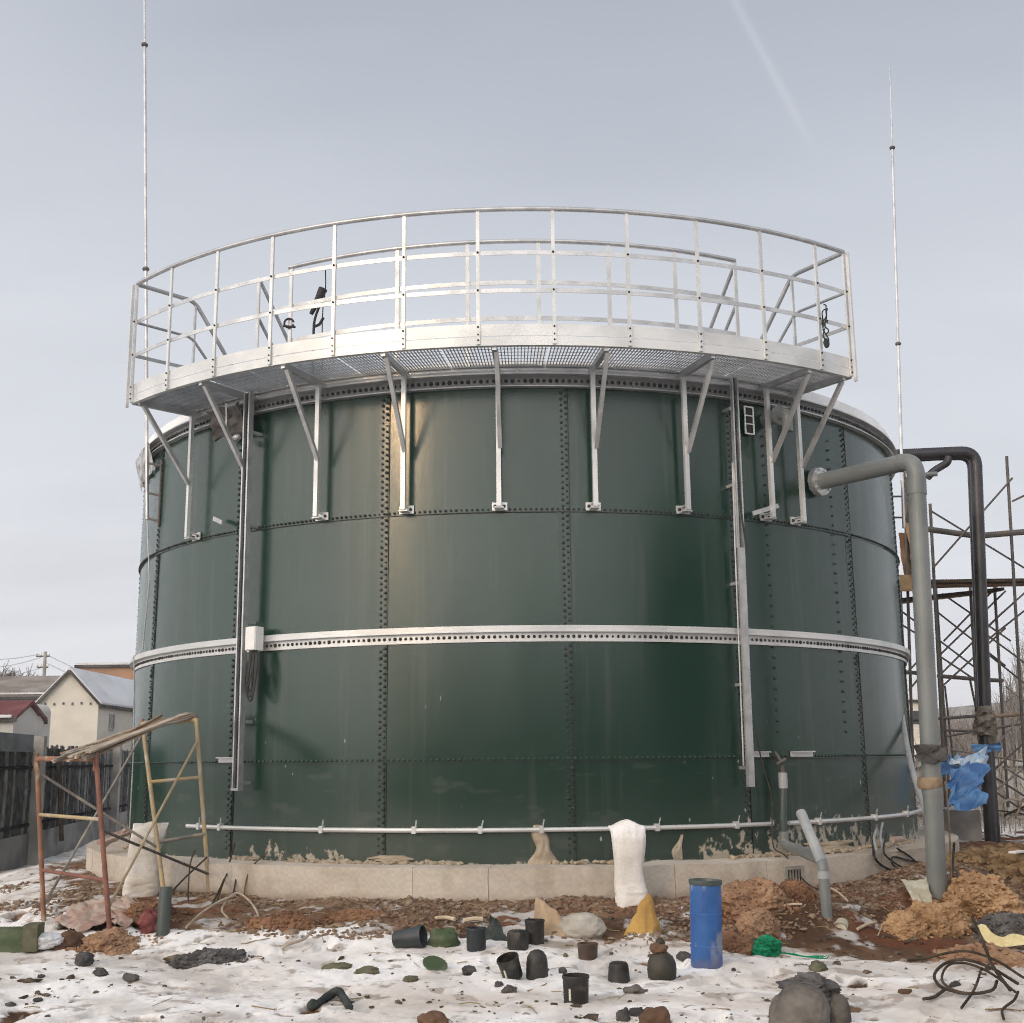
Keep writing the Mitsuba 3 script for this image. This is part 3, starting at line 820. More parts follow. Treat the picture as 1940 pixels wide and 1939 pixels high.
# brackets lying on the course joint
for (a, w, lab) in ((27.8, 2.6, 'short white angle clip on the lower joint next to the pale cable tray'), (34.2, 3.6, 'longer white slotted clip on the lower joint right of the thin standpipe'), (-36.3, 3.4, 'pale flat clip on the lower joint left of the cable tray')):
    key = thing('wall_clip', lab, 'bracket')
    part(key, 'plate', arcbar(5.018, 5.030, 1.500, 1.556, a-w/2, a+w/2, 4), 'white_channel')
    part(key, 'lip', arcbar(5.030, 5.065, 1.544, 1.556, a-w/2, a+w/2, 4), 'white_channel')
# stencilled label plate under the walkway on the right
pl = thing('name_plate', 'small dark metal plate with pale raised frame high on the right of the tank', 'plate')
a = 28.5
for s, dz, sz in ((-0.055, 0, (0.012, 0.012, 0.30)), (0.055, 0, (0.012, 0.012, 0.30)), (0, 0.144, (0.098, 0.012, 0.012)), (0, -0.144, (0.098, 0.012, 0.012)), (0, -0.04, (0.098, 0.010, 0.010)), (0.0, 0.05, (0.098, 0.010, 0.010))):
    part(pl, 'frame_bar', box(pol(a, 5.05, 4.93)+et(a)*s+np.array([0, 0, dz]), sz, math.radians(a)), 'white_metal', smooth=False)
part(pl, 'backing', box(pol(a, 5.036, 4.93), (0.104, 0.008, 0.286), math.radians(a)), 'sealant', smooth=False)
nz = thing('vent_nozzle', 'short grey flanged nozzle under the walkway on the right of the tank', 'nozzle')
a = 31.5
part(nz, 'neck', cyl(pol(a, 4.99, 4.98), pol(a, 5.22, 4.98), 0.075, 16), 'grey_pvc')
part(nz, 'flange', cyl(pol(a, 5.20, 4.98), pol(a, 5.225, 4.98), 0.105, 18), 'grey_pvc')
part(nz, 'elbow', tube(bend([pol(a, 5.225, 4.98), pol(a, 5.32, 4.98), pol(a, 5.32, 4.78)], 0.08), 0.055, 12), 'grey_pvc')
# bundled wrap hanging under the platform on the left
bn = thing('wrapped_bundle', 'dark crumpled mesh bundle hanging under the left end of the walkway', 'bundle')
part(bn, 'cloth', sheet([pol(-39.2, 5.20, 5.20), pol(-34.2, 5.20, 5.24), pol(-34.0, 5.12, 4.93), pol(-39.4, 5.12, 4.90)], 14, 12, 51, 0.10, 5.0, 0.03), 'soil_grey', smooth=50)
part(bn, 'strap', tube([pol(-36.4, 5.22, 5.25), pol(-36.2, 5.22, 4.90)], 0.008, 6), 'white_metal')
part(bn, 'clamp', lump(pol(-34.8, 5.18, 4.86), (0.05, 0.04, 0.035), 3, 0.2), 'galvanised')
# pale bent flats lying on the upper joint right
for (a, w, z, dz, lab) in ((29.6, 3.4, 3.98, 0.05, 'pale bent flat bar sticking out beside the second support leg from the right'), (-38.6, 2.4, 4.02, -0.04, 'thin pale offcut stuck on the tank left of the cable tray')):
    whole('flat_bar', lab, 'flat bar', bar(pol(a-w/2, 5.09, z-dz), pol(a+w/2, 5.14, z+dz), 0.016, 0.045), 'galvanised')

# ------------------------------------------------------------------ walkway round the front of the rim
WA0, WA1, RI, RO, ZD = -45.7, 36.2, 5.06, 5.80, 5.36
ww = thing('walkway', 'curved galvanised walkway with railings bracketed to the top of the green tank', 'walkway')
joints = [-45.7, -38.9, -33.9, -28.4, -23.3, -18.0, -12.7, -7.4, -2.1, 3.2, 8.4, 13.8, 19.2, 24.8, 30.6, 36.2]
for a0, a1 in zip(joints[:-1], joints[1:]):
    ms = [arcbar(RI+0.004, RI+0.022, ZD-0.028, ZD, a0+0.06, a1-0.06), arcbar(RO-0.022, RO-0.004, ZD-0.028, ZD, a0+0.06, a1-0.06)]
    for a in np.arange(a0+0.18, a1-0.1, 0.34):
        ms.append(bar(pol(a, RI+0.022, ZD-0.008), pol(a, RO-0.022, ZD-0.008), 0.0080, 0.013))
    for r in np.arange(RI+0.10, RO-0.05, 0.095):
        ms.append(arcbar(r, r+0.006, ZD-0.006, ZD-0.001, a0+0.1, a1-0.1))
    part(ww, 'grating_panel', cat_(ms), 'grating_steel', smooth=False)
part(ww, 'edge_channel', cat_([arcbar(RO, RO+0.008, ZD-0.055, ZD+0.028, WA0, WA1, 60), arcbar(RO-0.04, RO+0.012, ZD-0.060, ZD-0.055, WA0, WA1, 60)]), 'white_channel', label='pale outer edge channel of the walkway')
part(ww, 'edge_channel', cat_([arcbar(RI-0.006, RI, ZD-0.055, ZD+0.01, WA0, WA1, 60)]), 'galvanised')
for k, (a0, a1) in enumerate(zip([WA0, -31.6, -17.7, -3.5, 10.6, 24.75], [-31.6, -17.7, -3.5, 10.6, 24.75, WA1])):
    part(ww, 'toe_board', arcbar(RO+0.002+0.002*(k % 2), RO+0.007+0.002*(k % 2), ZD+0.034, ZD+0.155-0.004*(k % 2), a0+0.05, a1-0.05), 'white_channel')
for a in (WA0, WA1):
    part(ww, 'end_channel', bar(pol(a, RI, ZD-0.022), pol(a, RO, ZD-0.022), 0.03, 0.085), 'galvanised')
part(ww, 'toe_board', bar(pol(WA1, RI, ZD+0.09), pol(WA1, RO, ZD+0.09), 0.006, 0.13), 'white_channel')

# brackets: cross arm, leg standing off the wall, raking strut, bolted foot
for a in (-44.6, -33.9, -23.3, -12.7, -2.1, 8.4, 19.1, 30.5, 35.4):
    b = part(ww, 'bracket_arm', bar(pol(a, RI-0.06, ZD-0.062), pol(a, RO-0.02, ZD-0.062), 0.042, 0.062), 'galvanised')
    if a != -33.9:
        part(b, 'leg', bar(pol(a, 5.135, 3.905), pol(a, 5.135, ZD-0.09), 0.046, 0.040, er(a)), 'white_channel')
        foot = [arcbar(R0+0.012, R0+0.026, 3.885, 3.965, a-0.85, a+0.85, 3), box(pol(a, 5.075, 3.897), (0.09, 0.125, 0.012), math.radians(a)), box(pol(a, 5.075, 3.955), (0.05, 0.125, 0.010), math.radians(a))]
        part(b, 'foot', cat_(foot), 'white_channel')
        part(b, 'foot_bolt', bolts([(a-0.5, 3.925, R0+0.032), (a+0.5, 3.925, R0+0.032)], 0.017, 0.016), 'dark_bolt', smooth=True)
    part(b, 'strut', bar(pol(a+0.18, 5.150, 4.49), pol(a+0.18, 5.735, ZD-0.09), 0.040, 0.040, er(a)), 'galvanised')

# outer railing
posts = [-45.55, -38.75, -31.65, -24.6, -17.65, -10.6, -3.55, 3.5, 10.6, 17.65, 24.75, 31.8, 36.05]
ZT, ZM1, ZM2 = 6.665, 6.225, 5.845
for a in posts:
    p = part(ww, 'post', bar(pol(a, RO+0.020, ZD-0.05), pol(a, RO+0.020, ZT-0.012), 0.034, 0.020, er(a)), 'white_channel')
    part(p, 'bolt', bolts([(a, z, RO+0.034) for z in (ZD-0.01, ZD+0.045, ZD+0.12, ZM2, ZM1)], 0.010, 0.010), 'dark_bolt', smooth=True)
part(ww, 'hand_rail', arctube(RO+0.020, ZT, WA0+0.1, WA1-0.1, 0.0235, 60, 12), 'galvanised', smooth=60, label='round outer top rail')
for z in (ZM1, ZM2):
    part(ww, 'mid_rail', arcbar(RO+0.0005, RO+0.0085, z-0.021, z+0.021, WA0, WA1, 60), 'galvanised')
for a in (WA0, WA1):                                       # returns across both ends
    part(ww, 'end_post', bar(pol(a, RO+0.06, ZD-0.11), pol(a, RO+0.06, ZT-0.02), 0.020, 0.034, er(a)), 'white_channel')
    s = 1 if a > 0 else -1
    part(ww, 'hand_rail', tube(bend([pol(a, RO+0.02, ZT), pol(a, 5.11, ZT-0.015), pol(a-s*1.5, 4.42, 5.62)], 0.10), 0.0235, 10), 'grating_steel', smooth=60, label='end rail that slopes down to the roof')
    part(ww, 'mid_rail', tube(bend([pol(a, RO+0.02, ZM1), pol(a, 5.13, ZM1-0.01), pol(a-s*1.2, 4.62, 5.56)], 0.08), 0.016, 8), 'grating_steel', smooth=60)
    part(ww, 'mid_rail', bar(pol(a, RO, ZM2), pol(a, 5.12, ZM2), 0.010, 0.038), 'grating_steel')
    part(ww, 'inner_post', bar(pol(a, 5.10, ZD-0.02), pol(a, 5.10, ZT-0.03), 0.034, 0.022, er(a)), 'galvanised')
# inner railing between the two gates
ip = [-33.2, -28.0, -21.9, -13.8, -5.5, 2.6, 10.75, 18.9, 27.2]
for a in ip:
    part(ww, 'inner_post', bar(pol(a, RI+0.02, ZD-0.02), pol(a, RI+0.02, ZT-0.012), 0.040, 0.018, er(a)), 'white_channel')
part(ww, 'hand_rail', arctube(RI+0.02, ZT, -28.4, 27.3, 0.0235, 44, 12), 'galvanised', smooth=60, label='round inner top rail')
for z in (ZM1, ZM2):
    part(ww, 'mid_rail', arcbar(RI+0.000, RI+0.010, z-0.022, z+0.022, -33.2 if z == ZM1 else -28, 27.3, 44), 'galvanised')
for (a, s) in ((-33.2, -1), (27.3, 1)):
    part(ww, 'gate_rail', tube([pol(a, RI, ZT-0.05), pol(a-s*1.0, 4.36, 5.62)], 0.020, 9), 'grating_steel', label='sloping rail beside the steps to the roof')
    part(ww, 'gate_rail', tube([pol(a, RI, ZM1-0.05), pol(a-s*0.7, 4.62, 5.58)], 0.018, 9), 'grating_steel')
for (a0, a1) in ((-46, -33.2), (27.3, 36.2)):              # two treads down to the roof behind each gate
    for k, (r, z) in enumerate(((4.90, 5.62), (4.62, 5.66))):
        part(ww, 'tread', arcbar(r-0.12, r+0.12, z-0.03, z-0.005, a0+1.5, a1-1.5), 'grating_steel')
wk = thing('work_lamp', 'dark hooded work lamp clamped to the inner railing on the left of the walkway', 'lamp')
q0 = pol(-25.2, 5.00, 0)
part(wk, 'stem', tube(bend([q0+[0, 0, 5.46], q0+[0.0, 0, 6.05], q0+[0.07, 0, 6.25]], 0.1), 0.014, 8), 'black_rubber')
part(wk, 'shade', tube([q0+[-0.03, 0, 6.12], q0+[0.09, 0, 6.40]], [0.022, 0.05], 12), 'black_rubber')
part(wk, 'head', tube(bend([q0+[0.0, 0, 5.98], q0+[0.06, 0, 6.0], q0+[0.10, 0, 6.08]], 0.05), 0.016, 8), 'black_rubber')
part(wk, 'cable', tube(curve([q0+[0.11, 0, 6.62], q0+[0.115, 0, 6.4], q0+[0.09, 0, 6.1], q0+[0.10, 0, 5.5]], 5), 0.006, 6), 'black_rubber')
hk = thing('shackle', 'small dark shackle hung on the left gate post of the inner railing', 'shackle')
q1 = pol(-28.0, 5.10, 6.03)
part(hk, 'bow', tube([q1+np.array([0.05*math.cos(t), 0, 0.05*math.sin(t)]) for t in np.linspace(0.2, 6.0, 16)], 0.011, 7), 'black_rubber')
part(hk, 'pin', tube([q1+[-0.06, 0, -0.03], q1+[0.07, 0, -0.045]], 0.012, 7), 'black_rubber')
rp = thing('rope_hank', 'tangled dark rope hank tied to the last railing post on the right', 'rope')
q2 = pol(32.2, 5.86, 5.78)
pts = [q2+np.array([0.026*math.sin(t*1.9)+0.008*math.sin(5*t), 0.02*math.cos(t*1.3), 0.22*math.cos(t*0.83)*abs(math.cos(t*0.31))]) for t in np.linspace(0, 17, 90)]
part(rp, 'coil', tube(pts, 0.007, 6), 'rag_dark')
part(rp, 'knot', lump(q2+[0.0, 0, -0.20], (0.03, 0.025, 0.05), 8, 0.4, 2.5, 2), 'rag_dark')

# ------------------------------------------------------------------ lightning rods
lr = thing('lightning_rod', 'tall thin lightning rod on standoff arms at the left edge of the tank', 'lightning rod')
b0, b1 = np.array([-4.345, -2.70, 4.30]), np.array([-4.79, -2.70, 12.4])
for (t0, t1, r) in ((0, 0.385, 0.022), (0.385, 0.76, 0.019), (0.76, 1.0, 0.013)):
    part(lr, 'mast', cyl(b0+(b1-b0)*t0, b0+(b1-b0)*t1, r, 10), 'galvanised')
for t in (0.385, 0.76):
    q = b0+(b1-b0)*t
    part(lr, 'collar', lathe([(0, -0.022), (0.03, -0.022), (0.042, -0.008), (0.042, 0.010), (0.028, 0.024), (0, 0.024)], 14, q), 'dark_tube')
for z in (4.98, 4.62, 4.31):
    t = (z-4.30)/8.1
    q = b0+(b1-b0)*max(t, 0.002)
    part(lr, 'standoff_arm', tube([q, pol(-56.5, 5.02, z-0.05)], 0.014, 7), 'dark_tube')
part(lr, 'back_strap', bar(pol(-56.5, 5.024, 4.2), pol(-56.5, 5.024, 5.0), 0.04, 0.012, er(-56.5)), 'dark_tube')
part(lr, 'down_lead', tube([b0, pol(-58.3, 5.05, 3.6), pol(-59.5, 5.06, 2.80), pol(-61.0, 5.13, 2.72), pol(-61.3, 5.11, 2.55), pol(-62, 5.06, 1.7), pol(-62, 5.06, 0.6)], 0.008, 6), 'galvanised')
lr2 = thing('lightning_rod', 'tall thin lightning rod rising behind the right edge of the tank', 'lightning rod')
b0, b1 = np.array([5.36, 0.0, 4.6]), np.array([5.675, 0.0, 11.65])
for (t0, t1, r) in ((0, 0.381, 0.022), (0.381, 0.814, 0.019), (0.814, 1.0, 0.010)):
    part(lr2, 'mast', cyl(b0+(b1-b0)*t0, b0+(b1-b0)*t1, r, 10), 'galvanised')
for t in (0.381, 0.814):
    part(lr2, 'collar', lathe([(0, -0.022), (0.03, -0.022), (0.042, -0.008), (0.042, 0.010), (0.028, 0.024), (0, 0.024)], 14, b0+(b1-b0)*t), 'dark_tube')
for z in (4.75, 5.05):
    part(lr2, 'standoff_arm', tube([[5.37, 0.0, z], [4.98, 0.0, z]], 0.014, 7), 'dark_tube')

# ------------------------------------------------------------------ pipes
gp = thing('gas_pipe', 'thick grey plastic pipe elbowing from the tank wall down to the ground on the right', 'pipe')
fl, el, ft = pol(39.4, 5.0, 4.38), np.array([3.955, -4.86, 4.385]), np.array([3.83, -4.90, 0.02])
d = (el-fl)/np.linalg.norm(el-fl)
part(gp, 'pipe_run', tube(bend([fl+d*0.05, el, ft], 0.16, 9), 0.089, 22), 'grey_pvc', smooth=50)
for t, nm in ((0.955, 'socket'), (0.29, 'socket')):
    q = ft+(el-ft)*t
    w = (el-ft)/np.linalg.norm(el-ft)
    part(gp, nm, tube([q-w*0.16, q+w*0.0], 0.0955, 22), 'grey_pvc')
part(gp, 'socket', tube([el-d*0.17, el-d*0.155], 0.0945, 22), 'grey_pvc')
fg = part(gp, 'flange', tube([fl+d*0.055, fl+d*0.085], 0.155, 24), 'galvanised', label='bolted flange where the pipe leaves the tank')
part(gp, 'flange', tube([fl+d*0.092, fl+d*0.122], 0.150, 24), 'galvanised')
a_, b_, _ = frame_of(d)
for k in range(10):
    o = (a_*math.cos(k*0.628)+b_*math.sin(k*0.628))*0.128
    part(fg, 'bolt', cyl(fl+d*0.035+o, fl+d*0.145+o, 0.013, 6), 'white_channel')
wr = np.array([3.845, -4.88, 1.52])
whole('pipe_wrap', 'frayed grey film tied round the thick grey pipe above its lower joint', 'wrap',
      cat_([tube([wr+[0.004, 0, -0.06+0.03*k+0.012*math.sin(k*2)] for k in range(6)], [0.110+0.018*math.sin(k*2.1) for k in range(6)], 18), sheet([wr+[-0.13, -0.12, 0.0], wr+[0.14, -0.13, 0.05], wr+[0.15, -0.11, -0.09], wr+[-0.16, -0.12, -0.08]], 12, 6, 61, 0.05, 4.0)]), 'soil_grey')
whole('pipe_wrap', 'brown tape band wound round the lower joint of the thick grey pipe', 'wrap', tube([wr+[0.006, 0, -0.33], wr+[0.006, 0, -0.30], wr+[0.006, 0, -0.25], wr+[0.006, 0, -0.22]], [0.104, 0.118, 0.116, 0.103], 20), 'dry_wood')
whole('hose', 'pale plastic hose hanging beside the tank edge down to the ground by the grey pipe', 'hose',
      tube(curve([vec([4.460, -2.200, 1.984]), vec([4.363, -2.600, 1.687]), vec([4.275, -3.000, 1.397]), vec([4.207, -3.400, 1.126]), vec([4.147, -3.800, 0.899]), vec([4.091, -4.100, 0.632])], 6), 0.030, 9), 'pale_pvc')
whole('hose', 'thin tan cord running down the right side of the thick grey pipe', 'hose', tube(curve([vec([4.035, -4.750, 1.259]), vec([4.045, -4.750, 1.014]), vec([4.054, -4.700, 0.672]), vec([4.039, -4.700, 0.240])], 6), 0.009, 6), 'dry_wood')
bp = thing('black_pipe', 'black pipe bending down from behind the grey elbow and standing as a pair behind it', 'pipe')
Y0 = 0.6
part(bp, 'pipe_run', tube(bend([[4.6, 0.6, 5.76], vec([5.849, 0.600, 5.803]), vec([6.681, 0.600, 5.833]), vec([6.474, 0.600, 1.718])], 0.22, 8), 0.088, 16), 'black_poly', smooth=50)
part(bp, 'pipe_run', tube(bend([[4.7, 1.0, 5.70], vec([6.059, 0.950, 5.849]), vec([6.749, 0.950, 5.857]), vec([6.560, 0.950, 1.723])], 0.2, 8), 0.062, 14), 'black_poly', smooth=50)
part(bp, 'lower_pipe', cyl(vec([6.436, 0.550, 1.754]), vec([6.397, 0.550, -0.078]), 0.085, 14), 'black_poly')
part(bp, 'lower_pipe', cyl(vec([6.519, 0.620, 1.646]), vec([6.496, 0.620, -0.071]), 0.060, 14), 'black_poly')
part(bp, 'branch', tube(bend([vec([5.917, 0.500, 5.431]), vec([6.009, 0.500, 5.524]), vec([6.224, 0.500, 5.647]), vec([6.247, 0.500, 5.734])], 0.1), 0.055, 10), 'black_poly')
part(bp, 'branch', tube([vec([5.848, 0.400, 5.448]), vec([6.023, 0.400, 5.461])], 0.035, 10), 'grey_pvc')
part(bp, 'collar', cat_([tube([vec([6.461, 0.580, 2.167])+(vec([6.488, 0.580, 1.631])-vec([6.461, 0.580, 2.167]))*t for t in np.linspace(0, 1, 9)], [0.10, 0.12, 0.11, 0.145, 0.12, 0.15, 0.13, 0.12, 0.10], 16), sheet([vec([6.276, 0.380, 2.060]), vec([6.554, 0.380, 2.086]), vec([6.547, 0.360, 1.771]), vec([6.198, 0.360, 1.746])], 12, 10, 64, 0.10, 5.0)]), 'stone_grey', label='taped grey wrapping at the joint of the black pipes')
part(bp, 'collar', sheet([vec([6.138, 0.300, 1.632]), vec([6.550, 0.300, 1.656]), vec([6.561, 0.300, 1.543]), vec([6.159, 0.300, 1.547])], 12, 5, 63, 0.05, 4.0), 'tarp_blue', label='blue strip tied round the black pipes')
# small plastic pipework in front of the tank
sp = thing('drain_pipe', 'slim grey standpipe with elbows bending over the plinth to the ground', 'pipe')
sx0, sx1, sx2, sx3, sx4 = vec([2.559, -4.446, 1.219]), vec([2.538, -4.458, 0.894]), vec([2.536, -4.459, 0.671]), vec([2.479, -6.200, 0.660]), vec([2.484, -6.227, 0.220])
part(sp, 'riser', cyl(sx0, sx1, 0.036, 14), 'dark_pvc', label='dark upper length of the standpipe')
part(sp, 'socket', cyl(sx0+[0, 0, -0.02], sx0+[0, 0, 0.13], 0.044, 14), 'pale_pvc')
part(sp, 'valve', cat_([cyl(sx0+[0, 0, 0.13], sx0+[0.0, 0, 0.20], 0.022, 10), cyl(sx0+[-0.05, 0, 0.21], sx0+[0.04, 0, 0.26], 0.018, 8), tube([sx0+[-0.01, 0, 0.24], sx0+[-0.05, 0.06, 0.33]], 0.014, 8)]), 'dark_tube')
part(sp, 'riser', cyl(sx1, sx2+[0, 0, 0.05], 0.036, 14), 'dark_pvc')
part(sp, 'cross_pipe', tube(bend([sx2+[0, 0, 0.12], sx2, sx3, [sx4[0], sx4[1], sx4[2]-0.06]], 0.09, 8), 0.046, 14), 'grey_pvc', smooth=50)
part(sp, 'side_branch', tube([sx3+[0.0, 0.02, -0.02], vec([2.423, -5.750, 1.023])], 0.044, 14), 'pale_pvc', label='pale slanting branch with an open end')
part(sp, 'socket', tube([sx3+(sx4-sx3)*0.20, sx3+(sx4-sx3)*0.34], 0.052, 14), 'pale_pvc')


# ------------------------------------------------------------------ left trestle
ts = thing('scaffold_trestle', 'rusty tubular scaffold trestle with orange, red and yellow legs on the left', 'scaffold')
A0, A1_, B0, B1 = np.array([-4.22, -5.45, gz(-4.22, -5.45)-0.05]), vec([-4.420, -5.350, 1.552]), np.array([-3.40, -6.15, gz(-3.40, -6.15)-0.05]), vec([-3.692, -5.900, 1.544])
A1_, B1 = np.array(A1_), np.array(B1)
C0, C1, D0, D1 = np.array(vec([-2.989, -4.550, 0.292])), np.array(vec([-3.214, -4.450, 1.915])), np.array(vec([-3.354, -4.950, 0.524])), np.array(vec([-3.822, -4.200, 1.892]))
D0 = D1+(D0-D1)*(D1[2]-gz(D0[0], D0[1]-0.1)+0.03)/(D1[2]-D0[2])
R_ = 0.021
part(ts, 'leg', cyl(A0, A1_, R_), 'rust_orange', label='orange rusty front leg')
part(ts, 'leg', cyl(B0, B1, R_), 'rust_red', label='dark red rusty front leg')
part(ts, 'leg', cyl(C0-[0, 0, 0.08], C1+(C1-C0)*0.012, R_), 'worn_yellow', label='worn yellow rear leg')
part(ts, 'leg', cyl(D0, D1, R_), 'worn_yellow', label='worn yellow rear leg')
part(ts, 'top_bar', tube(bend([A1_+[0, 0, -0.1], A1_, B1, B1+[0, 0, -0.1]], 0.05), 0.023, 10), 'rust_orange')
part(ts, 'top_bar', cyl(D1, C1, 0.023), 'worn_yellow')
for t, m in ((0.66, 'worn_yellow'), (0.33, 'rust_red')):
    part(ts, 'rung', cyl(A0+(A1_-A0)*t, B0+(B1-B0)*t, 0.016), m)
    part(ts, 'rung', cyl(D0+(D1-D0)*t, C0+(C1-C0)*t, 0.017), 'worn_yellow' if t > 0.5 else 'worn_grey_tube')
lerp = lambda p, q, t: p+(q-p)*t
for (p, q, m) in ((lerp(A0, A1_, 0.92), lerp(D0, D1, 0.30), 'worn_grey_tube'), (lerp(A0, A1_, 0.12), lerp(D0, D1, 0.95), 'worn_grey_tube'), (lerp(B0, B1, 0.18), lerp(C0, C1, 0.88), 'worn_yellow'), (lerp(B0, B1, 0.60), lerp(C0, C1, 0.10), 'dark_tube')):
    part(ts, 'cross_brace', cyl(p, q, 0.0125, 8), m)
for (p) in (A1_, B1, C1, D1):
    part(ts, 'joint_pin', cyl(p+[0, 0, -0.03], p+[0, 0, 0.05], 0.016, 8), 'rust_red')
pk = thing('timber_bundle', 'bundle of thin weathered wooden strips lying across the rusty trestle', 'timber')
for k in range(24):
    t, u = 0.62+0.38*rnd.random(), 0.25+0.68*rnd.random()
    p = lerp(A1_, B1, t)+[0, 0, 0.032+0.016*(k % 4)]
    q = lerp(D1, C1, u)+[0, 0, 0.032+0.014*(k % 3)]
    e = 0.04+0.14*rnd.random()
    m = bar(p-(q-p)*e, q+(q-p)*0.06*rnd.random(), 0.022+0.040*rnd.random(), 0.008+0.012*rnd.random())
    part(pk, 'strip', m, rnd.choice(['dry_wood', 'dry_wood', 'twig_pale', 'worn_grey_tube']), smooth=False)

# ------------------------------------------------------------------ sacks, drum, pots
def sack(name, label, cat, base, w, h, dpt, lean, m, seed, ears=0.03, rz=0.0, slump=0.05):
    """a filled woven sack on end: boxy pillow section, pinched flat along the sewn top, buckled where it sags"""
    nz, na = 64, 72
    V = []
    for i in range(nz+1):
        t = i/nz
        foot = 0.80+0.20*math.sqrt(min(1, t/0.06))
        pin = 1-0.86*float(nss(0.80, 1.0, t))
        wid = (1+0.05*math.sin(t*6+seed)-slump*math.exp(-((t-0.30)/0.07)**2))*(1+0.05*float(nss(0.88, 1.0, t)))
        for j in range(na):
            a = 2*np.pi*j/na
            ca, sa = math.cos(a), math.sin(a)
            sq = (abs(ca)**3.2+abs(sa)**3.2)**(-1/3.2)
            x, y = ca*sq*w*wid*foot, sa*sq*dpt*pin*foot*(1+0.10*math.sin(t*9+seed))
            z = t*h
            if t > 0.8:
                z += (t-0.8)*5*(0.055*math.cos(x/w*1.9)+ears*abs(x/w)**4-0.05)
            V.append([x+lean[0]*t*h+0.012*math.sin(t*7+seed), y+lean[1]*t*h, z])
    V = np.array(V)
    q = np.array([[i*na+j, i*na+(j+1) % na, (i+1)*na+(j+1) % na, (i+1)*na+j] for i in range(nz) for j in range(na)])
    V = np.vstack([V, [V[-na:].mean(0)], [[0, 0, 0]]])
    F_ = [q[:, [0, 1, 2]], q[:, [0, 2, 3]], np.array([[nz*na+j, nz*na+(j+1) % na, nz*na+na] for j in range(na)]), np.array([[(j+1) % na, j, nz*na+na+1] for j in range(na)])]
    d = V.copy(); d[:, 0] -= lean[0]*V[:, 2]; d[:, 1] -= lean[1]*V[:, 2]; d[:, 2] = 0; d /= np.linalg.norm(d, axis=1, keepdims=True)+1e-9
    t = np.clip(V[:, 2:3]/h, 0, 1)
    rid = lambda P, s_: 1-2*np.abs(meshkit.fbm(P, 3, s_)-0.5)[:, None]*2
    up = rid(V*np.array([16, 16, 3.0])+seed, seed)*nss(0.35, 0.95, t)
    side = rid(V*np.array([4.0, 4.0, 17])+seed*2, seed+2)*(1-nss(0.2, 0.55, t))
    V = V+d*(0.014*(up-0.4*up.mean())+0.013*side+0.02*(meshkit.fbm(V*5+seed, 2, seed+4)[:, None]-0.5)-0.012)
    V[:, :2] = V[:, :2]@np.array([[math.cos(rz), math.sin(rz)], [-math.sin(rz), math.cos(rz)]])
    return whole(name, label, cat, trimesh.Trimesh(V+np.asarray(base, float), np.vstack(F_), process=False), m, smooth=70)


sack('woven_sack', 'tall white woven sack standing on end against the plinth in the middle', 'sack', [0.955, -5.64, 0.17], 0.145, 0.80, 0.11, (-0.055, 0.03), 'sack_white', 2, 0.02, 0.0, 0.012)
sack('woven_sack', 'pale dirty sack leaning on the plinth behind the rusty trestle', 'sack', [-3.63, -4.68, 0.25], 0.165, 0.70, 0.12, (0.10, 0.05), 'sack_dirty', 7, 0.05, 0.25, 0.10)
whole('grey_sack', 'plump grey cement sack lying flat beside the yellow sheet', 'sack', lump([0.44, -6.55, 0.19], (0.225, 0.15, 0.115), 21, 0.20, 1.3, 4, -0.75, 0.2, 0.05), 'sack_grey', smooth=70)
PKS = [[0.77, -6.44, 0.085], [0.86, -6.47, 0.22], [0.955, -6.43, 0.385], [1.0, -6.41, 0.435], [1.045, -6.42, 0.37], [1.085, -6.44, 0.21], [1.115, -6.44, 0.09]]
FRT = [[0.79, -6.53, 0.075], [0.87, -6.58, 0.085], [0.95, -6.61, 0.10], [0.99, -6.575, 0.115], [1.03, -6.60, 0.10], [1.09, -6.55, 0.09], [1.125, -6.50, 0.08]]
BCK = [[0.79, -6.36, 0.10], [0.88, -6.30, 0.11], [0.95, -6.27, 0.12], [1.0, -6.26, 0.12], [1.05, -6.27, 0.12], [1.09, -6.32, 0.11], [1.12, -6.38, 0.10]]
ms = []
pk_, ft_, bk_ = curve(PKS, 5), curve(FRT, 5), curve(BCK, 5)
for side_ in (ft_, bk_):
    nn = len(pk_)
    G = np.array([[pk_[i]*(1-u)+side_[i]*u+np.array([0, 0, -0.035*math.sin(math.pi*u)]) for u in np.linspace(0, 1, 16)] for i in range(nn)])
    G += (np.stack([meshkit.fbm(G*14+k_, 3, 9+k_) for k_ in range(3)], -1)-0.5)*0.045
    i_, j_ = np.meshgrid(np.arange(nn-1), np.arange(15), indexing='ij')
    q_ = np.stack([i_*16+j_, (i_+1)*16+j_, (i_+1)*16+j_+1, i_*16+j_+1], -1).reshape(-1, 4)
    ms.append(trimesh.Trimesh(G.reshape(-1, 3), np.vstack([q_[:, [0, 1, 2]], q_[:, [0, 2, 3]]]), process=False))
whole('folded_sheet', 'ochre yellow plastic sheet peaked like a small tent on the mud', 'sheet', cat_(ms), 'sheet_yellow', smooth=60)
whole('cardboard_flap', 'torn beige cardboard flap propped behind the twin black pots', 'cardboard', sheet([[0.06, -6.72, 0.10], [0.09, -6.58, 0.42], [0.26, -6.60, 0.33], [0.36, -6.74, 0.09]], 14, 14, 74, 0.04, 2.5, 0.006, 0.03), 'board_beige', smooth=50)


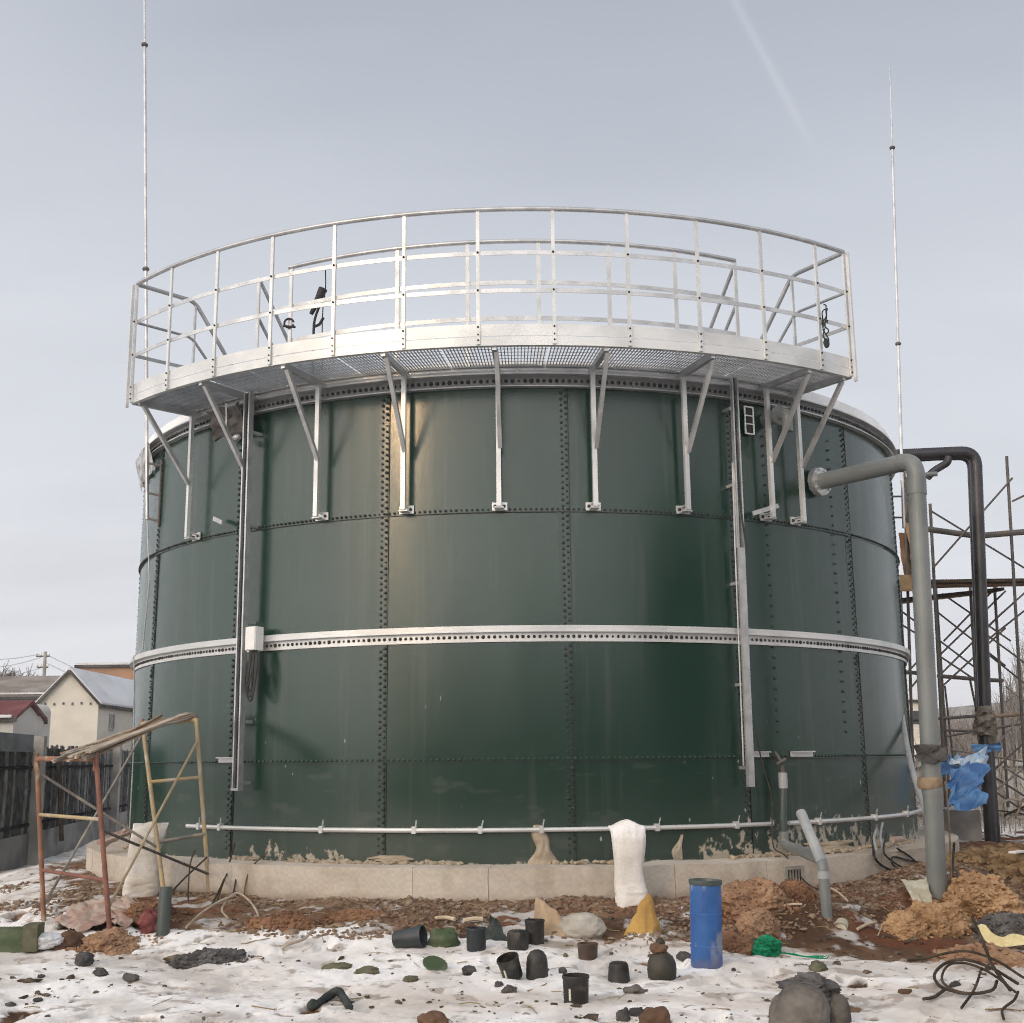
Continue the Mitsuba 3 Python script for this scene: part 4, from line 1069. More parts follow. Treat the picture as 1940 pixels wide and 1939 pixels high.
def drum():
    k = thing('blue_drum', 'tall blue plastic drum with a dark rim standing in the snow', 'drum')
    c = np.array([1.30, -7.50, 0.03])
    r, h = 0.113, 0.600
    pr = [(0, 0), (r*0.93, 0), (r*0.985, 0.012), (r, 0.03)]
    for z in (0.155, 0.375):
        pr += [(r, z-0.020), (r*1.028, z-0.010), (r*1.028, z+0.002), (r*0.985, z+0.008), (r, z+0.02)]
    pr += [(r, h-0.06), (r*0.985, h-0.045), (r*0.985, h-0.025)]
    part(k, 'body', lathe(pr, 40, c), 'drum_blue', smooth=35)
    part(k, 'rim', lathe([(r*0.985, h-0.028), (r*1.045, h-0.026), (r*1.06, h-0.010), (r*1.045, h+0.006), (r*0.97, h+0.008), (r*0.93, h-0.004), (r*0.91, h-0.022), (r*0.90, h-0.05)], 40, c), 'dark_pvc', smooth=40)
    part(k, 'lid', lathe([(r*0.905, h-0.050), (r*0.60, h-0.034), (0, h-0.034)], 40, c), 'sheet_steel')
    part(k, 'lid_snow', lump(c+[-0.01, 0.01, h-0.036], (0.085, 0.07, 0.022), 31, 0.3, 1.8, 3), 'roof_snow', smooth=60)
    for m in [scene[q] for q in scene if q.startswith(k+'__')]:
        m['to_world'] = T().translate([1.30, -7.5, 0]).rotate([0, 1, 0], 1.4).translate([-1.30, 7.5, 0])


drum()


def pot(label, c, r0, r1, h, m, tiltv=(0, 0), open_top=True, mark=False, inner=0.8, group=None):
    k = thing('plastic_pot', label, 'pot')
    w = 0.006
    if open_top:
        pr = [(0, 0), (r0*0.96, 0), (r0, 0.008), (r1*0.995, h*0.9), (r1*1.05, h*0.905), (r1*1.05, h-0.004), (r1*1.03, h), (r1-w, h), (r1-w-0.002, h*0.5), (r0-w, 0.014), (0, 0.014)]
    else:
        pr = [(0, h), (r1*0.72, h), (r1*0.9, h-0.008), (r1, h-0.028), (r0, 0.012), (r0*1.03, 0), (r0*0.98, 0), (0, 0.004)][::-1]
    me = lathe(pr, 30)
    M = trimesh.transformations.rotation_matrix(tiltv[0], [1, 0, 0])@trimesh.transformations.rotation_matrix(tiltv[1], [0, 1, 0])
    me.apply_transform(M); me.apply_translation(c)
    part(k, 'body', me, m, smooth=35)
    if open_top:
        s = lump((0, 0, h*inner*0.55), (r0*0.93, r0*0.93, h*0.20), int(c[0]*97)+40, 0.2, 2.0, 2)
        s.apply_transform(M); s.apply_translation(c)
        part(k, 'soil', s, 'stone_dark', smooth=60)
    if mark:
        b = box((-r0*0.52, -r0*0.90, h*0.45), (0.012, 0.010, h*0.36), -0.5)
        b.apply_transform(M); b.apply_translation(c)
        part(k, 'label_strip', b, 'cloth_cream')
    return k


pot('small dark teal pot standing left of the twin black pots', [-0.36, -6.99, gz(-0.36, -6.99)-0.022], 0.072, 0.076, 0.175, 'pot_slate')
pot('black pot in front of the pair beside the beige cardboard', [-0.045, -7.00, gz(-0.045, -7.0)-0.022], 0.080, 0.083, 0.155, 'pot_plastic', open_top=False)
pot('black pot at the back of the pair beside the beige cardboard', [0.085, -6.86, gz(0.085, -6.86)-0.022], 0.070, 0.074, 0.185, 'pot_plastic')
pot('black pot tipped towards the camera with its open mouth showing', [-0.075, -7.99, gz(-0.075, -7.99)+0.0], 0.068, 0.074, 0.145, 'pot_plastic', (0.30, -0.28), mark=True)
k = thing('plastic_pot', 'black dome shaped pot turned upside down beside the tipped open pot', 'pot')
part(k, 'body', lathe([(0, 0.0), (0.072, 0.0), (0.075, 0.01), (0.073, 0.10), (0.064, 0.145), (0.045, 0.172), (0.02, 0.184), (0, 0.186)], 30, [0.085, -7.98, gz(0.085, -7.98)-0.005]), 'pot_plastic', smooth=50)
pot('small brown pot alone on the snow behind the others', [0.47, -7.22, gz(0.47, -7.22)-0.022], 0.070, 0.074, 0.130, 'pot_brown')
pot('black pot with a pale strip, nearest to the camera', [0.31, -8.82, gz(0.31, -8.82)-0.03], 0.074, 0.080, 0.185, 'pot_plastic', mark=True)
pot('dark grey pot turned upside down, wider at its foot', [0.64, -7.93, gz(0.64, -7.93)-0.03], 0.078, 0.068, 0.150, 'pot_plastic', open_top=False)
k = thing('tied_bag', 'round olive brown bag or jar with a lump tied at its neck', 'bag')
cz = np.array([0.93, -7.96, gz(0.93, -7.96)-0.01])
part(k, 'body', lathe([(0, 0), (0.07, 0.0), (0.094, 0.02), (0.100, 0.07), (0.096, 0.115), (0.078, 0.155), (0.050, 0.178), (0.040, 0.186), (0, 0.19)], 30, cz), 'olive_plastic', smooth=60)
part(k, 'neck_lump', lump(cz+[-0.015, 0, 0.205], (0.058, 0.05, 0.042), 44, 0.4, 2.2, 3), 'stone_brown', smooth=60)
part(k, 'neck_tip', lump(cz+[-0.005, 0, 0.243], (0.030, 0.028, 0.032), 45, 0.4, 2.2, 2), 'olive_plastic', smooth=60)
# bucket lying on its side
k = thing('bucket', 'slate grey bucket lying on its side with its mouth to the right', 'bucket')
me = lathe([(0, 0), (0.056, 0), (0.064, 0.012), (0.078, 0.22), (0.084, 0.223), (0.084, 0.238), (0.073, 0.238), (0.060, 0.02), (0, 0.02)], 30)
me.apply_transform(trimesh.transformations.rotation_matrix(1.42, [0, 1, 0])); me.apply_transform(trimesh.transformations.rotation_matrix(-0.30, [0, 0, 1]))
me.apply_translation([-0.99, -6.86, gz(-0.9, -6.9)+0.060])
part(k, 'body', me, 'pot_slate', smooth=35)
whole('green_disc', 'flat dark green disc lying tilted in the snow', 'disc', tilt(lathe([(0, 0), (0.088, 0), (0.09, 0.006), (0.086, 0.012), (0, 0.012)], 30, [-0.625, -7.68, gz(-0.625, -7.68)+0.030]), [0.8, 0.5, 0], 0.50, [-0.625, -7.68, gz(-0.625, -7.68)+0.030]), 'moss_green')
whole('crumpled_rag', 'dark grey rag peaked behind the teal pot', 'rag', sheet([[-0.34, -6.72, 0.12], [-0.25, -6.55, 0.30], [-0.20, -6.60, 0.26], [-0.12, -6.78, 0.10]], 14, 14, 81, 0.05, 3.5), 'rag_dark', smooth=60)
whole('sod', 'mossy green clod of turf next to the lying bucket', 'turf', lump([-0.62, -6.83, gz(-0.62, -6.83)+0.02], (0.12, 0.10, 0.10), 82, 0.35, 2.0, 3), 'moss_green', smooth=60)
whole('net_bundle', 'bright green nylon net heaped at the edge of the mud', 'net', cat_([lump([1.83, -7.00, gz(1.83, -7.0)+0.04], (0.10, 0.08, 0.085), 83, 0.55, 3.0, 4, None, 0, 0.25), lump([1.78, -7.06, gz(1.78, -7.06)+0.03], (0.07, 0.06, 0.06), 84, 0.5, 3.0, 3, None, 0, 0.25)]), 'net_green', smooth=40)
nt = [tube(curve([[1.88+0.03*j, -7.03-0.02*j, gz(1.9, -7.04)+0.03], [1.98+0.02*j, -7.08-0.02*j, gz(1.98, -7.08)+0.03], [2.08+0.03*j, -7.10-0.03*j, gz(2.08, -7.1)+0.015], [2.18+0.02*j, -7.16, gz(2.18, -7.16)+0.012]], 5), 0.004, 5) for j in range(5)]
whole('net_strand', 'loose pale green strands trailing right from the green net', 'net', cat_(nt), 'net_green')
# rocks in the foreground
k = thing('boulder', 'large grey brown boulder cut by the bottom edge of the picture', 'boulder')
part(k, 'stone', lump([1.52, -9.52, 0.10], (0.165, 0.15, 0.17), 91, 0.20, 1.2, 5, None, 0.2, 0.06), 'stone_grey', smooth=60)
part(k, 'crust', lump([1.60, -9.40, 0.22], (0.150, 0.13, 0.075), 92, 0.5, 2.2, 4, None, 0.2, 0.16), 'soil_grey', smooth=50, label='rough grey frozen crust on top')
whole('boulder', 'smaller purplish round stone against the right side of the big boulder', 'boulder', lump([1.735, -9.42, 0.09], (0.085, 0.085, 0.115), 93, 0.14, 1.2, 4), 'stone_grey', smooth=60)
ROCKS = [  # x, y, size, material, label
 (vec([0.717, -9.444, 0.035]), (0.085, 0.07, 0.085), 'stone_brown', 'reddish brown pointed stone at the bottom edge near the middle'),
 (vec([0.555, -9.283, 0.043]), (0.040, 0.035, 0.050), 'stone_dark', 'upright dark stone left of the reddish pointed stone'),
 (vec([0.639, -9.190, 0.053]), (0.055, 0.04, 0.030), 'stone_dark', 'flat dark stone just above the reddish pointed stone'),
 (vec([-0.501, -9.596, 0.076]), (0.100, 0.08, 0.060), 'stone_brown', 'pinkish brown stone cut by the bottom edge left of the middle'),
 (vec([0.694, -8.412, 0.036]), (0.085, 0.06, 0.030), 'stone_grey', 'flat grey stone in the snow below the upside down pot'),
 (vec([2.036, -7.743, 0.050]), (0.075, 0.06, 0.045), 'stone_olive', 'olive grey stone behind the large boulder'),
 (vec([-3.255, -7.180, 0.061]), (0.150, 0.07, 0.060), 'stone_dark', 'wide dark clod in the left foreground snow'),
 (vec([-2.947, -7.748, 0.073]), (0.095, 0.04, 0.030), 'stone_dark', 'low dark clod below the wide dark clod on the left'),
 (vec([-2.689, -7.888, 0.052]), (0.075, 0.05, 0.030), 'stone_dark', 'dark clod in the snow right of the low dark clod'),
 (vec([-2.565, -7.054, 0.042]), (0.160, 0.07, 0.035), 'clod_mix', 'brown flat clod below the heap of grey slush'),
 (vec([-1.343, -7.420, 0.037]), (0.110, 0.06, 0.035), 'stone_olive', 'olive patch of turf in the snow left of the green disc'),
 (vec([-1.100, -7.661, 0.052]), (0.075, 0.05, 0.030), 'stone_olive', 'smaller olive turf beside the larger olive patch'),
 (vec([-0.758, -8.143, 0.074]), (0.050, 0.04, 0.028), 'stone_olive', 'dark olive stone below the green disc'),
 (vec([-0.384, -7.793, 0.063]), (0.050, 0.04, 0.035), 'stone_dark', 'small dark stone right of the green disc'),
 (vec([-0.098, -8.482, 0.055]), (0.055, 0.04, 0.030), 'stone_grey', 'grey stone below the tipped black pot'),
 (vec([-0.170, -8.204, 0.046]), (0.035, 0.03, 0.025), 'stone_dark', 'small dark stone left of the tipped black pot'),
 (vec([0.265, -7.777, 0.058]), (0.042, 0.03, 0.025), 'stone_dark', 'dark stone between the dome pot and the upside down pot'),
 (vec([-3.210, -8.622, 0.031]), (0.035, 0.03, 0.016), 'stone_dark', 'dark pebble low at the left edge'),
 (vec([-3.085, -8.502, 0.032]), (0.035, 0.03, 0.016), 'stone_dark', 'dark pebble right of the pebble at the left edge'),
 (vec([-3.355, -7.752, 0.053]), (0.030, 0.02, 0.014), 'stone_dark', 'dark pebble above the other two at the left edge'),
 (vec([1.163, -7.304, 0.072]), (0.050, 0.04, 0.035), 'stone_dark', 'dark stone tucked left of the blue drum'),
 (vec([1.476, -7.595, 0.025]), (0.016, 0.015, 0.014), 'stone_dark', 'dark pebble just right of the blue drum foot'),
 (vec([2.363, -8.636, 0.054]), (0.050, 0.03, 0.020), 'stone_brown', 'brown clod in the snow left of the wire coil'),
 (vec([2.741, -8.447, 0.061]), (0.040, 0.03, 0.022), 'stone_dark', 'dark clod inside the loop of the wire coil'),
 (vec([-3.662, -6.382, 0.058]), (0.14, 0.10, 0.10), 'stone_brown', 'brown earth clod beside the green crate'),
 (vec([-0.384, -6.576, 0.146]), (0.06, 0.05, 0.05), 'stone_olive', 'olive clod behind the dark teal pot'),
]
for i, (q, s, m, lab) in enumerate(ROCKS):
    whole('stone', lab, 'stone', lump([q[0], q[1], gz(q[0], q[1])+s[2]*0.25], s, 200+i, 0.42, 1.7, 3, None, 0.3*i, 0.10), m, smooth=50)
hs = [vec([-1.287, -8.769, 0.019]), vec([-1.257, -8.780, 0.039]), vec([-1.232, -8.582, 0.030]), vec([-1.176, -8.559, 0.038]), vec([-1.119, -8.683, 0.032]), vec([-1.047, -8.971, 0.055])]
whole('hose_offcut', 'short black hose offcut arched on the snow at the bottom left of middle', 'hose', cat_([tube(curve([np.array(p)+[0, 0, z] for p, z in zip(hs, (0.012, 0.02, 0.03, 0.045, 0.03, 0.010))], 6), [0.022]*10+[0.027]*11+[0.025]*10, 10), lump(np.array(hs[0])+[-0.01, -0.01, 0.025], (0.035, 0.03, 0.035), 3, 0.2)]), 'rag_dark', smooth=60)
# heaps of earth
HEAPS = [
 ((1.95, -6.05, 0.20), (0.30, 0.22, 0.24), 'soil_tan', 'tan heap of earth against the plinth right of the blue drum', 301),
 ((1.88, -6.42, 0.14), (0.24, 0.15, 0.16), 'soil_tan', 'cracked tan slab of earth in front of the tan heap', 302),
 ((2.28, -5.92, 0.22), (0.18, 0.14, 0.14), 'soil_brown', 'dark brown clod right of the tan heap', 303),
 ((1.62, -6.90, 0.05), (0.16, 0.13, 0.15), 'soil_brown', 'reddish brown clod right behind the blue drum', 304),
 ((3.12, -6.20, 0.08), (0.18, 0.14, 0.17), 'soil_orange', 'round orange earth clod left of the foam strip', 305),
 ((3.45, -5.95, 0.12), (0.33, 0.22, 0.24), 'soil_orange', 'broken orange heap at the foot of the thick grey pipe', 306),
 ((4.15, -5.15, 0.16), (0.52, 0.34, 0.30), 'soil_orange', 'big smooth orange mound at the right edge', 307),
 ((3.42, -7.35, 0.03), (0.42, 0.18, 0.15), 'soil_tan', 'flat tan slab of earth near the wire coil', 308),
 ((4.02, -6.15, 0.05), (0.30, 0.22, 0.22), 'soil_grey', 'grey frozen crust behind the foam strip', 309),
 ((5.30, -3.2, 0.20), (0.9, 0.6, 0.26), 'soil_straw', 'straw covered brown bank behind the thick grey pipe', 310),
 ((7.55, -0.2, 0.25), (0.85, 0.7, 0.40), 'soil_straw', 'brown bank beside the black pipes at the right edge', 311),
 ((-3.25, -5.55, 0.12), (0.30, 0.18, 0.17), 'soil_brown', 'red brown clod of earth under the trestle', 312),
 ((-3.35, -6.35, 0.05), (0.36, 0.20, 0.12), 'soil_tan', 'rounded pinkish brown clod in front of the trestle', 313),
 ((-1.98, -6.2, 0.12), (0.30, 0.14, 0.10), 'soil_brown', 'low brown clod below the leaning branch', 314),
 ((-1.40, -6.0, 0.16), (0.28, 0.12, 0.08), 'soil_brown', 'low reddish clod left of the pebbly bank', 315),
 ((-2.35, -7.05, 0.05), (0.26, 0.15, 0.08), 'soil_grey', 'heap of grey slush in the left foreground', 316),
]
for c, s, m, lab, sd_ in HEAPS:
    b = gz(c[0], c[1])
    whole('earth_heap', lab, 'earth heap', heap([c[0], c[1], b-0.02], (s[0], s[1], s[2]*1.02), sd_, 0.42, 1.6, 0.7*(sd_ % 5), 170 if s[0] < 0.5 else 420), m, smooth=28)
# small litter by the pipes
whole('pipe_offcut', 'short cream pipe offcut lying end on in the mud', 'pipe offcut', cat_([tube([vec([2.546, -6.386, 0.133]), np.array(vec([2.546, -6.386, 0.133]))+[0.05, 0.14, 0.02]], 0.058, 20, False), tube([np.array(vec([2.546, -6.386, 0.133]))+[0.004, 0.014, 0.002], np.array(vec([2.546, -6.386, 0.133]))+[0.014, 0.04, 0.005]], 0.050, 20)]), 'cloth_cream')
whole('cloth_piece', 'cream cloth draped on the earth left of the thick grey pipe', 'cloth', sheet([np.array(vec([3.498, -4.917, 0.267]))+[0, 0, 0.10], np.array(vec([3.787, -4.806, 0.253]))+[0, 0, 0.12], np.array(vec([3.579, -5.434, 0.119]))+[0, -0.1, 0.05], np.array(vec([3.488, -5.375, 0.135]))+[0, -0.1, 0.04]], 14, 14, 95, 0.035, 3.0), 'cloth_cream', smooth=60)
fo = curve([vec([3.559, -6.750, 0.191]), vec([3.604, -6.750, 0.198]), vec([3.644, -6.750, 0.143]), vec([3.727, -6.750, 0.108]), vec([3.814, -6.750, 0.130]), vec([3.918, -6.750, 0.106]), vec([3.927, -6.750, 0.071]), vec([3.782, -6.750, 0.049]), vec([3.660, -6.750, 0.046]), vec([3.590, -6.750, 0.078]), vec([3.562, -6.750, 0.133]), vec([3.554, -6.750, 0.179])], 5)
import shapely
fm = trimesh.creation.extrude_polygon(shapely.Polygon(fo[:-1, [0, 2]]).buffer(0), 0.045, engine='earcut').subdivide_to_size(0.02)
fv = fm.vertices.copy()
fm = trimesh.Trimesh(np.stack([fv[:, 0], -6.75+fv[:, 2]+0.45*(fv[:, 1]-fo[:, 2].min())+0.012*(nfbm(fv[:, 0]*20, fv[:, 1]*20, 2.0)-0.5), fv[:, 1]], 1), fm.faces[:, ::-1], process=False)
whole('foam_strip', 'curved cream yellow foam strip on the grey crust at the right edge', 'foam', fm, 'foam_cream', smooth=50)
for (a, b, r, m, lab) in ((vec([2.085, -6.186, 0.257]), vec([2.289, -6.208, 0.274]), 0.010, 'pale_wood', 'pale stick lying in front of the slim standpipe'), (vec([2.850, -4.921, 0.274]), vec([2.849, -5.482, 0.216]), 0.010, 'pale_wood', 'pale stick leaning right of the slim standpipe foot'), (vec([2.682, -6.393, 0.109]), vec([2.892, -6.181, 0.124]), 0.012, 'pale_wood', 'pale stick in the dark mud right of the pipe offcut'), (vec([2.834, -6.427, 0.064]), vec([2.979, -6.103, 0.113]), 0.005, 'pale_wood', 'thin upright straw left of the round orange clod'), (vec([-0.723, -6.127, 0.193]), vec([-0.557, -6.283, 0.190]), 0.016, 'pale_wood', 'flat pale stick behind the lying bucket'), (vec([-0.489, -6.277, 0.189]), vec([-0.329, -6.295, 0.190]), 0.018, 'pale_wood', 'tan stick left of the dark rag')):
    a, b = np.array(a), np.array(b)
    whole('stick', lab, 'stick', tube(curve([a+[0, 0, 0.03], (a+b)/2+[0.004, 0, 0.045], b+[0, 0, 0.04]], 5), r, 7), m)
whole('white_offcut', 'white slat lying on the orange mound at the right edge', 'offcut', bar(np.array(vec([4.963, -3.856, 0.278]))+[0, 0, 0.25], np.array(vec([5.645, -2.894, 0.233]))+[0, 0, 0.25], 0.07, 0.02), 'white_metal')
whole('stake', 'short dark rod leaning beside the thick grey pipe', 'rod', tube([vec([4.083, -4.551, 0.273]), np.array(vec([4.083, -4.551, 0.273]))+[0.08, 0.05, 0.40]], 0.012, 7), 'twig_dark')
whole('stake', 'rusty rod stuck in the orange mound', 'rod', tube([np.array(vec([4.000, -4.918, 0.216]))+[0, 0, 0.25], np.array(vec([4.099, -5.134, 0.137]))+[0, -0.1, 0.12]], 0.010, 7), 'twig_dark')
# coil of wire and twigs bottom right
wc = thing('wire_coil', 'tangled loop of dark wire and vine on the snow at the bottom right', 'wire coil')
W = lambda px: [np.array(p)+[0, 0, z] for p, z in px]
part(wc, 'loop', tube(curve(W([(vec([3.065, -8.640, 0.054]), 0.05), (vec([2.998, -8.391, 0.068]), 0.09), (vec([2.982, -7.958, 0.042]), 0.10), (vec([2.866, -7.933, 0.039]), 0.08), (vec([2.676, -8.258, 0.055]), 0.05), (vec([2.606, -8.528, 0.054]), 0.03), (vec([2.605, -8.743, 0.058]), 0.03), (vec([2.684, -8.882, 0.062]), 0.03), (vec([2.866, -8.735, 0.055]), 0.03), (vec([2.985, -8.508, 0.057]), 0.04)]), 7), 0.010, 7), 'twig_dark')
part(wc, 'loop', tube(curve(W([(vec([2.978, -8.815, 0.047]), 0.04), (vec([2.964, -8.477, 0.058]), 0.08), (vec([2.938, -8.131, 0.054]), 0.09), (vec([2.866, -7.982, 0.034]), 0.08), (vec([2.672, -8.403, 0.061]), 0.04), (vec([2.650, -8.608, 0.046]), 0.03), (vec([2.676, -8.832, 0.062]), 0.02)]), 7), 0.008, 7), 'twig_dark')
part(wc, 'loop', tube(curve(W([(vec([3.175, -8.451, 0.058]), 0.05), (vec([3.174, -8.014, 0.043]), 0.10), (vec([3.077, -7.795, 0.049]), 0.12), (vec([3.010, -7.569, 0.049]), 0.08), (vec([2.896, -7.403, 0.038]), 0.03), (vec([2.735, -7.494, 0.047]), 0.02)]), 7), 0.009, 7), 'twig_dark')
part(wc, 'tail', tube(curve(W([(vec([2.579, -8.724, 0.058]), 0.03), (vec([2.451, -8.914, 0.061]), 0.02), (vec([2.359, -9.004, 0.066]), 0.02)]), 5), 0.010, 7), 'twig_dark')
part(wc, 'tail', tube(curve(W([(vec([2.953, -8.346, 0.061]), 0.09), (vec([2.725, -8.838, 0.062]), 0.05), (vec([2.532, -9.143, 0.041]), 0.02)]), 5), 0.008, 7), 'twig_dark')
part(wc, 'stem', tube(curve(W([(vec([2.981, -8.728, 0.052]), 0.03), (vec([2.981, -8.477, 0.058]), 0.12), (vec([3.075, -8.072, 0.047]), 0.22), (vec([3.160, -7.669, 0.049]), 0.33)]), 5), 0.011, 7), 'twig_dark')
part(wc, 'tail', tube(curve(W([(vec([2.987, -8.834, 0.050]), 0.04), (vec([2.869, -9.070, 0.059]), 0.03), (vec([2.729, -9.251, 0.051]), 0.02), (vec([2.657, -9.451, 0.041]), 0.02)]), 5), 0.008, 7), 'twig_dark')
for (pts_, r, m, lab) in (
  ([(vec([-2.504, -5.866, 0.173]), 0.03), (vec([-2.598, -5.697, 0.179]), 0.09), (vec([-2.543, -5.407, 0.205]), 0.16), (vec([-2.316, -5.743, 0.190]), 0.10), (vec([-2.099, -6.389, 0.153]), 0.02)], 0.010, 'twig_pale', 'pale forked branch arched over the mud right of the trestle'),
  ([(vec([-2.793, -6.117, 0.136]), 0.03), (vec([-2.740, -5.851, 0.156]), 0.09), (vec([-2.628, -5.667, 0.184]), 0.14), (vec([-2.525, -5.524, 0.196]), 0.16)], 0.011, 'twig_pale', 'pale branch lying low towards the trestle'),
  ([(vec([-2.781, -5.375, 0.230]), 0.00), (vec([-2.828, -4.752, 0.264]), 0.12), (vec([-2.830, -4.537, 0.289]), 0.22), (vec([-2.758, -4.588, 0.294]), 0.45)], 0.009, 'twig_dark', 'dark bent wire rising in front of the plinth'),
  ([(vec([-2.775, -5.172, 0.253]), 0.0), (vec([-2.806, -4.680, 0.280]), 0.18), (vec([-2.722, -4.614, 0.296]), 0.24), (vec([-2.699, -4.842, 0.272]), 0.02)], 0.008, 'twig_dark', 'dark hooked wire beside the bent wire'),
  ([(vec([-2.602, -4.835, 0.270]), 0.0), (vec([-2.589, -4.805, 0.276]), 0.15), (vec([-2.540, -4.757, 0.290]), 0.26), (vec([-2.460, -4.516, 0.284]), 0.36)], 0.007, 'stone_brown', 'thin reddish twig leaning on the plinth'),
  ([(vec([-3.053, -5.077, 0.245]), 0.0), (vec([-3.105, -4.903, 0.254]), 0.12), (vec([-3.140, -4.735, 0.265]), 0.30), (vec([-3.112, -4.692, 0.270]), 0.42)], 0.007, 'twig_dark', 'dark upright wire between trestle leg and sack'),
  ([(vec([-3.293, -4.775, 0.270]), 0.05), (vec([-3.184, -4.686, 0.270]), 0.18), (vec([-3.013, -4.612, 0.279]), 0.34)], 0.009, 'twig_dark', 'dark wire slanting up to the yellow trestle leg'),
  ([(vec([-1.845, -6.888, 0.075]), 0.02), (vec([-1.811, -6.853, 0.089]), 0.04), (vec([-1.704, -6.775, 0.107]), 0.05), (vec([-1.658, -6.637, 0.143]), 0.06)], 0.012, 'twig_pale', 'frosted stick in the snow below the mud')):
    whole('branch', lab, 'branch', tube(curve(W(pts_), 6), r, 7), m, smooth=60)
cb = thing('cable_coil', 'black cables looping down over the plinth beside the thick grey pipe', 'cable')
for (pts_, r) in (([vec([3.643, -3.598, 0.656]), vec([3.458, -4.238, 0.547]), vec([3.526, -4.195, 0.453]), vec([3.698, -4.071, 0.380]), vec([4.080, -3.688, 0.333])], 0.013), ([vec([3.847, -3.379, 0.695]), vec([3.585, -4.132, 0.578]), vec([3.669, -4.070, 0.482]), vec([3.848, -3.930, 0.392]), vec([4.126, -3.637, 0.360])], 0.010), ([vec([3.773, -3.960, 0.585]), vec([3.927, -3.822, 0.501]), vec([4.063, -3.707, 0.398]), vec([4.191, -3.562, 0.321])], 0.011), ([vec([4.172, -3.584, 0.313]), vec([3.883, -3.895, 0.364]), vec([3.689, -4.079, 0.432]), vec([3.701, -4.042, 0.510]), vec([3.907, -3.843, 0.462]), vec([4.149, -3.610, 0.410])], 0.010)):
    part(cb, 'loop', tube(curve(pts_, 7), r, 8), 'black_rubber')
for (pts_, lab) in (([vec([3.702, -3.508, 0.746]), vec([3.554, -3.931, 0.678]), vec([3.474, -4.264, 0.589])], 'pale upper end of a cable'), ([vec([3.805, -3.396, 0.804]), vec([3.699, -3.654, 0.686]), vec([3.607, -4.018, 0.580])], 'pale upper end of a cable')):
    part(cb, 'sleeve', tube(curve(pts_, 5), 0.012, 8), 'pale_pvc', label=lab)
whole('bottle', 'small pinkish red plastic bottle lying on the plinth on the right', 'bottle', cat_([tube([vec([3.806, -3.688, 0.650]), vec([3.936, -3.550, 0.650])], 0.032, 10), tube([vec([3.936, -3.550, 0.650]), vec([4.018, -3.456, 0.633])], [0.03, 0.012], 10)]), 'rag_pink')
# left foreground rubbish
whole('wrap_heap', 'crumpled dirty pink and cream film heaped under the rusty trestle', 'film', cat_([sheet([np.array(vec([-4.058, -5.704, 0.124]))+[0, 0, 0.06], np.array(vec([-3.898, -5.299, 0.174]))+[0, 0, 0.14], np.array(vec([-3.346, -5.599, 0.147]))+[0, 0, 0.10], np.array(vec([-3.686, -6.082, 0.098]))+[0, 0, 0.04]], 22, 16, 101, 0.07, 6.0), sheet([np.array(vec([-3.737, -5.450, 0.146]))+[0, 0, 0.1], np.array(vec([-3.520, -5.374, 0.179]))+[0, 0, 0.16], np.array(vec([-3.261, -5.535, 0.174]))+[0, 0, 0.08], np.array(vec([-3.337, -6.108, 0.111]))+[0, 0, 0.05]], 20, 14, 102, 0.08, 6.0)]), 'rag_pink', smooth=50)
whole('wrap_heap', 'maroon cloth rag bunched beside the green post stub', 'rag', lump([-3.12, -6.05, 0.20], (0.085, 0.07, 0.11), 103, 0.5, 2.2, 3), 'rag_maroon', smooth=50)
whole('post_stub', 'grey green stub of pipe standing in the mud by the trestle', 'post', tube([np.array(vec([-2.976, -6.145, 0.112]))-[0, 0, 0.02], np.array(vec([-2.976, -6.145, 0.112]))+[0.0, 0.04, 0.38]], [0.056, 0.052], 16), 'dark_pvc')
cr = thing('green_crate', 'mossy green box half sunk in snow at the left edge', 'box')
g0 = np.array(vec([-4.065, -6.523, 0.062]))
part(cr, 'side', box(g0+[-0.10, 0.02, 0.06], (0.42, 0.22, 0.20), 0.1), 'moss_green', smooth=False)
part(cr, 'side', box(g0+[0.175, -0.02, 0.10], (0.11, 0.20, 0.20), 0.1), 'stone_olive', smooth=False)
part(cr, 'snow_cap', lump(g0+[0.26, 0.05, 0.06], (0.13, 0.13, 0.06), 104, 0.4, 1.6, 4), 'roof_snow', smooth=60)
whole('plank', 'broken board with snow resting on the plinth edge far left', 'plank', cat_([sheet([vec([-4.574, -3.000, 0.689]), vec([-4.431, -2.600, 0.800]), vec([-4.378, -2.700, 0.725]), vec([-4.519, -3.100, 0.607])], 8, 5, 105, 0.05, 3.0, 0.03), bar(vec([-4.551, -3.100, 0.662]), vec([-4.385, -2.700, 0.748]), 0.10, 0.03)]), 'rag_pink')

# scattered stones and clods
N_ = 9000
ph = rng.uniform(-62, 62, N_); rr = 5.47+1.35*rng.random(N_)**1.3
px, py = rr*np.sin(np.radians(ph)), -rr*np.cos(np.radians(ph))
keep = (nfbm(px*1.6, py*1.6, 2.2, 3) > 0.44)
px, py = px[keep], py[keep]
labels['gravel'] = {'label': 'loose brown gravel and crumbs on the bank below the plinth', 'category': 'gravel', 'kind': 'stuff'}
scene['gravel'] = mikit.ply(scatter(np.stack([px, py, ground_h(px, py)+0.004], 1), rng.gamma(2.4, 0.0048, len(px))+0.006, 9), 'gravel_mix', smooth=False)
N_ = 3600
px, py = rng.uniform(-5.5, 5.5, N_), rng.uniform(-10.4, -5.6, N_)
m_ = snow_amount(px, py, NP)
keep = rng.random(N_) < np.where(m_ > 0.6, 0.09+0.35*(nfbm(px*1.2, py*2.2, 6.2, 3) > 0.58), 0.9)
px, py = px[keep], py[keep]
